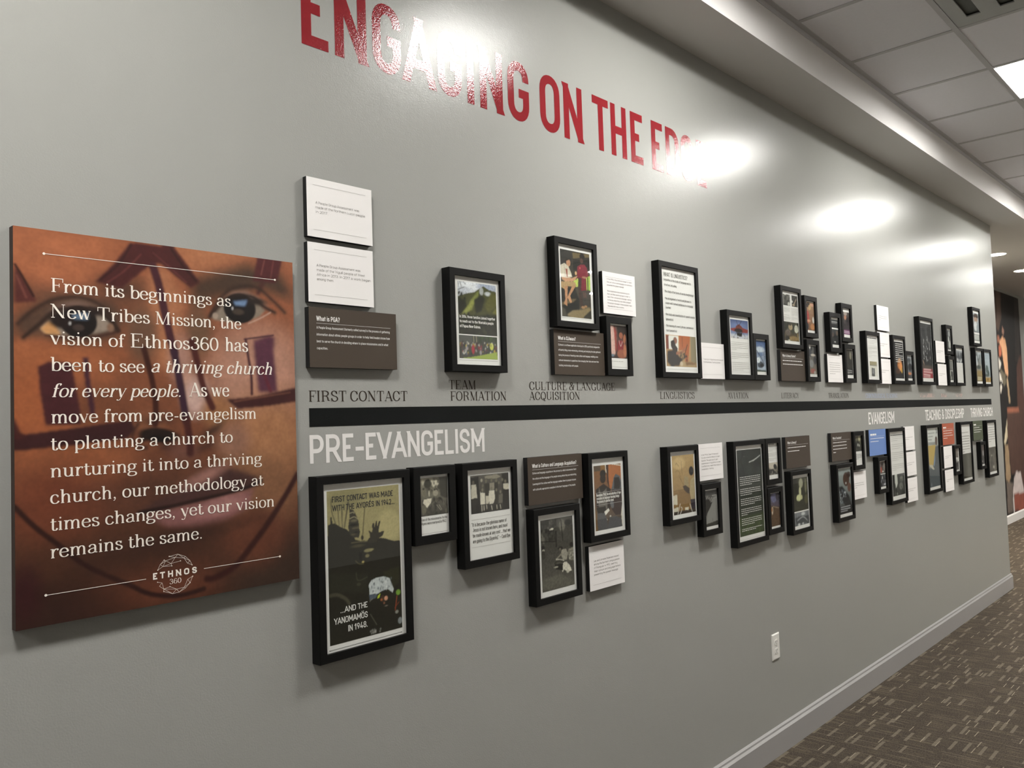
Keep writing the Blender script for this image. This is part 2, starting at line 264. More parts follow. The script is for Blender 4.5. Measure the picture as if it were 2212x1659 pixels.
# schoolbook serif: absolute units, cap height 1, x-height .66
X = .66
def sf(*a): return a
SERIF = {
'A': (.88, 't m .12 0 l .45 1', 'k m .45 1 l .78 0', 't m .23 .33 l .66 .33', 's .12 0 .12', 's .78 0 .14'), 'B': (.86, 'm .2 0 l .2 1', 't m .06 1 l .45 1', 'm .45 .98 q .7 .98 .7 .76 q .7 .53 .42 .53 l .2 .53', 'm .42 .53 q .78 .53 .78 .27 q .78 .02 .42 .02 l .06 .02'),
'C': (.86, 'm .74 .68 q .68 .98 .43 .98 q .1 .98 .1 .5 q .1 .02 .44 .02 q .72 .02 .76 .3', 't m .745 1 l .745 .66'), 'D': (.92, 'm .2 0 l .2 1', 't m .06 .98 l .4 .98', 't m .06 .02 l .4 .02', 'm .4 .98 q .82 .98 .82 .5 q .82 .02 .4 .02'), 'E': (.84, 'm .2 0 l .2 1', 't m .06 .98 l .72 .98', 't m .06 .02 l .74 .02', 't m .2 .52 l .5 .52', 't m .72 1 l .72 .74', 't m .745 0 l .745 .28', 't m .5 .4 l .5 .65'),
'F': (.72, 'm .2 0 l .2 1', 't m .06 .98 l .7 .98', 's .2 0 .15', 't m .2 .5 l .5 .5', 't m .7 1 l .7 .72', 't m .5 .37 l .5 .63'), 'G': (.92, 'm .74 .68 q .68 .98 .43 .98 q .1 .98 .1 .5 q .1 .02 .44 .02 q .7 .02 .74 .2', 't m .745 1 l .745 .68', 'm .745 0 l .745 .42', 's .72 .42 .15'), 'H': (.98, 'm .2 0 l .2 1', 'm .76 0 l .76 1', 't m .2 .51 l .76 .51', 's .2 0 .14', 's .2 1 .14', 's .76 0 .14', 's .76 1 .14'),
'I': (.44, 'm .22 0 l .22 1', 's .22 0 .15', 's .22 1 .15'), 'J': (.6, 'm .4 1 l .4 .2 q .4 .02 .22 .02 q .1 .02 .08 .2', 's .4 1 .15', 'o .12 .2 .07'), 'K': (.9, 'm .2 0 l .2 1', 't m .74 1 l .2 .4', 'k m .38 .6 l .76 0', 's .2 0 .14', 's .2 1 .14', 's .72 1 .12', 's .76 0 .13'), 'L': (.78, 'm .2 0 l .2 1', 's .2 1 .15', 't m .06 .02 l .72 .02', 't m .72 0 l .72 .34'),
'M': (1.1, 't m .18 0 l .18 1', 'k m .18 1 l .54 0', 't m .54 0 l .88 1', 'm .9 0 l .9 1', 's .18 0 .12', 's .14 1 .1', 's .9 0 .15', 's .94 1 .1'), 'N': (.96, 't m .18 0 l .18 1', 'k m .16 1 l .76 0', 't m .76 0 l .76 1', 's .18 0 .12', 's .12 1 .09', 's .76 1 .12'), 'O': (.9, 'm .1 .5 q .1 .98 .45 .98 q .8 .98 .8 .5 q .8 .02 .45 .02 q .1 .02 .1 .5'), 'P': (.80, 'm .2 0 l .2 1', 's .2 0 .15', 't m .06 .98 l .4 .98', 'm .4 .98 q .72 .98 .72 .73 q .72 .47 .4 .47 l .2 .47'),
'Q': (.9, 'm .1 .5 q .1 .98 .45 .98 q .8 .98 .8 .5 q .8 .02 .45 .02 q .1 .02 .1 .5', 'm .4 .2 q .55 .25 .56 -.05 q .6 -.2 .78 -.08'), 'R': (.92, 'm .2 0 l .2 1', 's .2 0 .15', 't m .06 .98 l .4 .98', 'm .4 .98 q .7 .98 .7 .75 q .7 .52 .4 .52 l .2 .52', 'm .42 .52 q .64 .5 .66 .25 q .68 .02 .84 .1'), 'S': (.74, 'm .6 .72 q .56 .98 .36 .98 q .12 .98 .12 .76 q .12 .58 .38 .51 q .66 .44 .66 .25 q .66 .02 .38 .02 q .14 .02 .1 .3', 't m .62 1 l .62 .7', 't m .09 0 l .09 .3'),
'T': (.84, 'm .42 0 l .42 1', 's .42 0 .15', 't m .08 .98 l .76 .98', 't m .08 1 l .08 .7', 't m .76 1 l .76 .7'), 'U': (.92, 'm .2 1 l .2 .32 q .2 .02 .46 .02 q .74 .02 .74 .32', 't m .74 .32 l .74 1', 's .2 1 .15', 's .74 1 .12'), 'V': (.86, 'k m .12 1 l .44 0', 't m .44 0 l .76 1', 's .12 1 .13', 's .76 1 .11'), 'Y': (.86, 'k m .12 1 l .44 .45', 't m .44 .45 l .76 1', 'm .44 0 l .44 .48', 's .12 1 .13', 's .76 1 .11', 's .44 0 .14'),
'&': (.94, 'm .82 .6 q .7 .02 .36 .02 q .1 .02 .1 .26 q .1 .46 .36 .54 q .58 .62 .58 .8 q .58 .98 .42 .98 q .26 .98 .28 .78 l .78 .04', 't m .62 .6 l .9 .6'),
'a': (.60, 'm .12 .5 q .16 .65 .3 .65 q .45 .65 .45 .44 l .45 .12 q .46 .02 .57 .05', 'm .45 .38 q .08 .36 .09 .17 q .1 .02 .24 .02 q .4 .02 .45 .16', 'o .145 .5 .05'), 'b': (.62, 'm .15 0 l .15 1', 't m .02 .98 l .15 .98', 'm .15 .4 q .18 .65 .35 .65 q .56 .65 .56 .33 q .56 .01 .33 .01 q .18 .01 .15 .16'), 'c': (.54, 'm .44 .5 q .4 .65 .28 .65 q .07 .65 .07 .33 q .07 .01 .28 .01 q .42 .01 .48 .18', 'o .43 .49 .05'),
'd': (.64, 'm .48 0 l .48 1', 't m .35 .98 l .48 .98', 't m .48 .02 l .6 .02', 'm .48 .4 q .44 .65 .28 .65 q .07 .65 .07 .33 q .07 .01 .28 .01 q .44 .01 .48 .2'), 'e': (.56, 't m .07 .36 l .48 .36', 'm .48 .36 q .48 .65 .28 .65 q .07 .65 .07 .33 q .07 .01 .29 .01 q .43 .01 .49 .16'), 'f': (.40, 'm .17 0 l .17 .8 q .17 .98 .32 .98 q .39 .98 .39 .9', 's .17 0 .13', 't m .04 .64 l .34 .64', 'o .38 .88 .05'),
'g': (.58, 'm .08 .44 q .08 .65 .26 .65 q .44 .65 .44 .44 q .44 .23 .26 .23 q .08 .23 .08 .44', 't m .4 .6 l .54 .64', 'm .14 .26 q .0 .14 .14 .07 l .4 .03 q .54 0 .52 -.13 q .5 -.27 .26 -.27 q .03 -.27 .05 -.12 q .06 -.02 .18 .02', 'o .53 .6 .045'), 'h': (.66, 'm .15 0 l .15 1', 't m .03 .98 l .15 .98', 's .15 0 .11', 'm .15 .4 q .2 .65 .35 .65 q .5 .65 .5 .42 l .5 0', 's .5 0 .11'), 'i': (.32, 'm .16 0 l .16 .66', 't m .04 .64 l .16 .64', 's .16 0 .12', 'o .16 .9 .065'),
'l': (.32, 'm .16 0 l .16 1', 't m .04 .98 l .16 .98', 's .16 0 .12'), 'm': (.98, 'm .15 0 l .15 .66', 't m .03 .64 l .15 .64', 's .15 0 .11', 'm .15 .4 q .2 .65 .34 .65 q .48 .65 .48 .42 l .48 0', 's .48 0 .11', 'm .48 .4 q .53 .65 .67 .65 q .81 .65 .81 .42 l .81 0', 's .81 0 .11'), 'n': (.66, 'm .15 0 l .15 .66', 't m .03 .64 l .15 .64', 's .15 0 .11', 'm .15 .4 q .2 .65 .35 .65 q .5 .65 .5 .42 l .5 0', 's .5 0 .11'),
'o': (.58, 'm .07 .33 q .07 .65 .29 .65 q .51 .65 .51 .33 q .51 .01 .29 .01 q .07 .01 .07 .33'), 'p': (.63, 'm .15 -.28 l .15 .66', 't m .03 .64 l .15 .64', 's .15 -.28 .12', 'm .15 .4 q .18 .65 .35 .65 q .56 .65 .56 .33 q .56 .01 .33 .01 q .18 .01 .15 .16'), 'r': (.48, 'm .15 0 l .15 .66', 't m .03 .64 l .15 .64', 's .15 0 .12', 'm .15 .35 q .2 .65 .36 .65 q .42 .65 .42 .58', 'o .41 .57 .05'),
's': (.48, 'm .37 .5 q .34 .65 .23 .65 q .09 .65 .09 .52 q .09 .4 .24 .35 q .41 .3 .41 .17 q .41 .01 .25 .01 q .1 .01 .08 .2', 't m .38 .66 l .38 .48', 't m .075 0 l .075 .2'), 't': (.40, 'm .16 .86 l .16 .15 q .16 .01 .27 .01 q .37 .01 .38 .16', 't m .03 .64 l .34 .64'), 'u': (.66, 'm .15 .66 l .15 .22 q .15 .01 .3 .01 q .46 .01 .5 .22', 'm .5 0 l .5 .66', 't m .03 .64 l .15 .64', 't m .38 .64 l .5 .64', 't m .5 .02 l .62 .02'), 'v': (.58, 'k m .09 .66 l .31 0', 't m .31 0 l .5 .66', 's .09 .66 .09', 's .49 .66 .08'),
'w': (.84, 'k m .09 .66 l .27 0', 't m .27 0 l .42 .66', 'k m .4 .66 l .58 0', 't m .58 0 l .74 .66', 's .09 .66 .09', 's .4 .66 .09', 's .74 .66 .08'), 'y': (.58, 'k m .09 .66 l .31 0', 't m .5 .66 l .28 -.16 q .24 -.28 .12 -.25', 's .09 .66 .09', 's .49 .66 .08', 'o .1 -.22 .05'), '.': (.26, 'o .12 .06 .07'), ',': (.28, 'o .13 .06 .07', 't m .18 .05 q .18 -.1 .07 -.16'), '-': (.40, 'w m .07 .3 l .33 .3'),
'0': (.62, 'm .08 .5 q .08 .98 .31 .98 q .54 .98 .54 .5 q .54 .02 .31 .02 q .08 .02 .08 .5'), '3': (.62, 'm .12 .82 q .14 .98 .3 .98 q .48 .98 .48 .76 q .48 .54 .26 .53', 'm .26 .53 q .53 .53 .53 .27 q .53 .02 .29 .02 q .1 .02 .09 .2', 'o .14 .8 .06', 'o .12 .2 .06'), '6': (.62, 'm .5 .84 q .46 .98 .33 .98 q .08 .98 .08 .42 q .08 .02 .31 .02 q .54 .02 .54 .3 q .54 .57 .32 .57 q .12 .57 .08 .35', 'o .48 .83 .05'), ' ': (.30,)}
SERIF.update({'a_i': (.60, 'm .47 .62 q .3 .7 .17 .5 q .02 .2 .1 .08 q .2 -.08 .34 .14 l .44 .4', 'm .5 .66 l .46 .1 q .48 -.02 .6 .14')})
def serif_glyph(ch, sx, thick=.115, thin=.032):
    g = SERIF.get(ch) or SERIF['o']; out = []
    def wf(t): return thin+(thick-thin)*abs(t[1])**1.4
    for s in g[1:]:
        k = s[0]
        if k == 's':
            x, y, r = map(float, s[2:].split()); x *= sx; yy = y+(thin/2 if y <= 0 else -thin/2)
            out.append(ribbon([(x-r, yy), (x+r, yy)], lambda t: thin, -9, 9))
        elif k == 'o':
            x, y, r = map(float, s[2:].split()); x *= sx
            out.append([[(x+r*math.cos(a*math.pi/4), y+r*math.sin(a*math.pi/4)) for a in range(8)]])
        else:
            f = wf; p_ = s
            if k in 'tkw': p_ = s[2:]; f = {'t': lambda t: thin, 'k': lambda t: thick*1.02, 'w': lambda t: thick*.6}[k]
            pts = [(x*sx, y) for x, y in path(p_)]
            lo = min(q[1] for q in pts); hi = max(q[1] for q in pts); e = 0
            if len(pts) == 2 and abs(pts[0][0]-pts[1][0]) > .01 and abs(pts[0][1]-pts[1][1]) > .3: e = .2
            out.append(ribbon(pts, f, lo if e else -9, hi if e else 9, e, e))
    return out, g[0]*sx
KERN = {'VA', 'AV', 'AT', 'TA', 'AY', 'YA', 'WA', 'AW', 'LT', 'LY', 'PA', 'FA', 'AC', 'CT', 'TE'}
def layout(text, style):
    """-> list of (polys, x0) in cap units and natural width, for horizontal scale sx"""
    ser = style[0] in 'SC3'
    def run(sx):
        th = {'K': .15, 'W': .145, 'T': .11, 'E': .22, 't': .10, 'B': .15}.get(style[0], .13); gap = {'E': .30}.get(style[0], .075)
        x = 0; out = []
        for ch in text:
            if ser:
                if style[0] == 'C': pol, w_ = serif_glyph(ch, sx, .15, .042)
                else: pol, w_ = serif_glyph(ch, sx, .140, .048)
                out.append((ch, pol, x)); x += w_
            else:
                if out:
                    pr_ = out[-1][0]+ch
                    if pr_ in KERN: x -= .085*sx
                    elif ch in 'AVWYT' or pr_[0] in 'AVWY': x -= .03*sx
                pol, w_ = sans_glyph(ch, sx, th); out.append((ch, pol, x)); x += w_+gap*max(.7, sx)
        return out, x-(0 if ser else gap*max(.7, sx))
    return run
def fit(text, width, style):
    run = layout(text, style); sx = 1.0
    for _ in range(4):
        w_ = run(sx)[1]; sx *= width/w_
    return run(sx)[0]
LAYER = [0]
def add_text(V, F, text, x0, x1, zb, cap, style, y):
    global QN
    QN = 2 if cap < .006 else (3 if cap < .012 else 6)
    shear = .24 if style.endswith('i') else 0
    for ch, pol, x in fit(text, (x1-x0)/cap, style):
        k = 0
        for strokes in pol:
            for poly in strokes:
                yy = y-.00002*(k % 6); k += 1
                n = len(V); V += [(x0+(x+px+shear*py)*cap, yy, zb+py*cap) for px, py in poly]; F.append(tuple(range(n, n+len(poly))))
    QN = 6
def add_rect(V, F, x0, z0, x1, z1, y):
    n = len(V); V += [(x0, y, z0), (x1, y, z0), (x1, y, z1), (x0, y, z1)]; F.append((n, n+1, n+2, n+3))
def add_line(V, F, a, b, th, y):
    d = np.array(b)-np.array(a); d = d/np.hypot(*d)*th/2; n = len(V)
    V += [(a[0]-d[1], y, a[1]+d[0]), (a[0]+d[1], y, a[1]-d[0]), (b[0]+d[1], y, b[1]-d[0]), (b[0]-d[1], y, b[1]+d[0])]; F.append((n, n+1, n+2, n+3))
def add_disc(V, F, c, r, y, k=12):
    n = len(V); V += [(c[0]+r*math.cos(i*2*math.pi/k), y, c[1]+r*math.sin(i*2*math.pi/k)) for i in range(k)]; F.append(tuple(range(n, n+k)))
# ---------------------------------------------------------------- painter for the flat prints
def blur(m, r):
    r = int(round(r))
    if r < 1: return m
    for _ in range(2):
        for ax in (0, 1):
            c = np.cumsum(np.pad(m, [(r+1, r) if a == ax else (0, 0) for a in (0, 1)], mode='edge'), axis=ax)
            n = m.shape[ax]
            m = (c[2*r+1:2*r+1+n] - c[:n])/(2*r+1) if ax == 0 else (c[:, 2*r+1:2*r+1+n] - c[:, :n])/(2*r+1)
    return m
def smooth(P):
    if len(P) < 3: return P
    out = []; Q = [P[0]]+P+[P[-1]]
    for i in range(1, len(Q)-2):
        p0, p1, p2, p3 = Q[i-1:i+3]
        for t in (0, .25, .5, .75): out.append(tuple(.5*(2*p1[d]+(p2[d]-p0[d])*t+(2*p0[d]-5*p1[d]+4*p2[d]-p3[d])*t*t+(3*p1[d]-p0[d]-3*p2[d]+p3[d])*t**3) for d in (0, 1)))
    return out+[P[-1]]
def paint(res, hh, ops, sf=.45):
    wpx = res; hpx = max(8, int(round(res*hh))); img = np.zeros((hpx, wpx, 3)); S = wpx/1000.0; SV = hpx/1000.0
    yy, xx = np.mgrid[0:hpx, 0:wpx]; xx = xx+.5; yy = yy+.5
    def over(mask, col): img[:] = img*(1-mask[..., None])+np.array(lin(col))*mask[..., None]
    def seg(pts, w_):
        m = np.full((hpx, wpx), 1e9)
        for i in range(len(pts)-1):
            (ax, ay), (bx, by) = pts[i], pts[i+1]; dx, dy = bx-ax, by-ay; l2 = dx*dx+dy*dy+1e-9
            t = np.clip(((xx-ax)*dx+(yy-ay)*dy)/l2, 0, 1); m = np.minimum(m, np.hypot(xx-ax-t*dx, yy-ay-t*dy))
        return m-w_/2
    for o in ops:
        k = o[0]
        if k == 'g':
            t = (yy/hpx)[..., None]; img[:] = np.array(lin(o[1]))*(1-t)+np.array(lin(o[2]))*t
        elif k == 'e':
            a = math.radians(o[7]) if len(o) > 7 else 0; cx, cy = o[3]*S, o[4]*SV; rx, ry = max(.6, o[5]*S), max(.6, o[6]*S)
            dx = (xx-cx)*math.cos(a)+(yy-cy)*math.sin(a); dy = -(xx-cx)*math.sin(a)+(yy-cy)*math.cos(a)
            dd = (np.hypot(dx/rx, dy/ry)-1)*min(rx, ry); s = max(.7, o[2]*S*sf); t = np.clip(.5-dd/(2*s), 0, 1); over(t*t*(3-2*t), o[1])
        elif k == 'p':
            P = [(o[i]*S, o[i+1]*SV) for i in range(3, len(o), 2)]; m = np.zeros((hpx, wpx), bool)
            for i in range(len(P)):
                (x1, y1), (x2, y2) = P[i-1], P[i]
                if abs(y1-y2) < 1e-9: continue
                c = ((y1 > yy) != (y2 > yy)) & (xx < (x2-x1)*(yy-y1)/(y2-y1)+x1); m ^= c
            over(blur(m.astype(float), o[2]*S*.6*sf), o[1])
        elif k == 'l':
            P = smooth([(o[i]*S, o[i+1]*SV) for i in range(4, len(o), 2)]); s = max(.7, o[3]*S*sf); wd = max(1., o[2]*S)
            t = np.clip(.5-seg(P, wd)/(2*s), 0, 1); over(t*t*(3-2*t), o[1])
        elif k == 'c':
            rng = np.random.RandomState(o[1]*17+3); cols = o[9].split()
            for _ in range(o[2]):
                cx = rng.uniform(o[3], o[5])*S; cy = rng.uniform(o[4], o[6])*SV; r = rng.uniform(o[7], o[8])*S; rx, ry = r*rng.uniform(.6, 1.2), r*rng.uniform(.7, 1.6)
                x0, x1 = int(max(0, cx-2*rx-3)), int(min(wpx, cx+2*rx+3)); y0, y1 = int(max(0, cy-2*ry-3)), int(min(hpx, cy+2*ry+3))
                if x1 <= x0 or y1 <= y0: continue
                dd = (np.hypot((xx[y0:y1, x0:x1]-cx)/max(.6, rx), (yy[y0:y1, x0:x1]-cy)/max(.6, ry))-1)*min(rx, ry)
                t = np.clip(.5-dd/1.6, 0, 1)[..., None]*.85; img[y0:y1, x0:x1] = img[y0:y1, x0:x1]*(1-t)+np.array(lin(cols[rng.randint(len(cols))]))*t
        elif k == 'n':
            rng = np.random.RandomState(o[1]); nx = int(o[2]); ny = max(2, int(nx*hh)); g = rng.uniform(-1, 1, (ny+2, nx+2))
            gx = xx/wpx*nx; gy = yy/hpx*ny; ix = gx.astype(int); iy = gy.astype(int); fx = gx-ix; fy = gy-iy
            v = (g[iy, ix]*(1-fx)+g[iy, ix+1]*fx)*(1-fy)+(g[iy+1, ix]*(1-fx)+g[iy+1, ix+1]*fx)*fy
            img[:] = np.clip(img*(1+o[3]*v)[..., None]**1.0, 0, 1)
    return img
def print_mesh(name, x0, z0, x1, z1, y, img, m, parent):
    hpx, wpx = img.shape[:2]
    xs = np.linspace(x0, x1, wpx+1); zs = np.linspace(z1, z0, hpx+1)
    V = np.empty(((wpx+1)*(hpx+1), 3)); gx, gz = np.meshgrid(xs, zs); V[:, 0] = gx.ravel(); V[:, 1] = y; V[:, 2] = gz.ravel()
    pad = np.pad(img, ((1, 1), (1, 1), (0, 0)), mode='edge'); vc = (pad[:-1, :-1]+pad[1:, :-1]+pad[:-1, 1:]+pad[1:, 1:])/4
    me = bpy.data.meshes.new(name); nq = wpx*hpx
    a = (np.arange(hpx)[:, None]*(wpx+1)+np.arange(wpx)[None, :]).ravel()
    idx = np.stack([a+wpx+1, a+wpx+2, a+1, a], 1).ravel()
    me.vertices.add(len(V)); me.vertices.foreach_set('co', V.ravel()); me.loops.add(nq*4); me.loops.foreach_set('vertex_index', idx.astype(np.int32))
    me.polygons.add(nq); me.polygons.foreach_set('loop_start', np.arange(0, nq*4, 4, dtype=np.int32))
    try: me.polygons.foreach_set('loop_total', np.full(nq, 4, dtype=np.int32))
    except Exception: pass
    ca = me.color_attributes.new('Col', 'FLOAT_COLOR', 'POINT'); c4 = np.ones((len(V), 4)); c4[:, :3] = vc.reshape(-1, 3); ca.data.foreach_set('color', c4.ravel())
    me.materials.append(m); me.update(calc_edges=True); me.validate(); o = bpy.data.objects.new(name, me); COL.objects.link(o)
    if parent: o.parent = parent
    return o

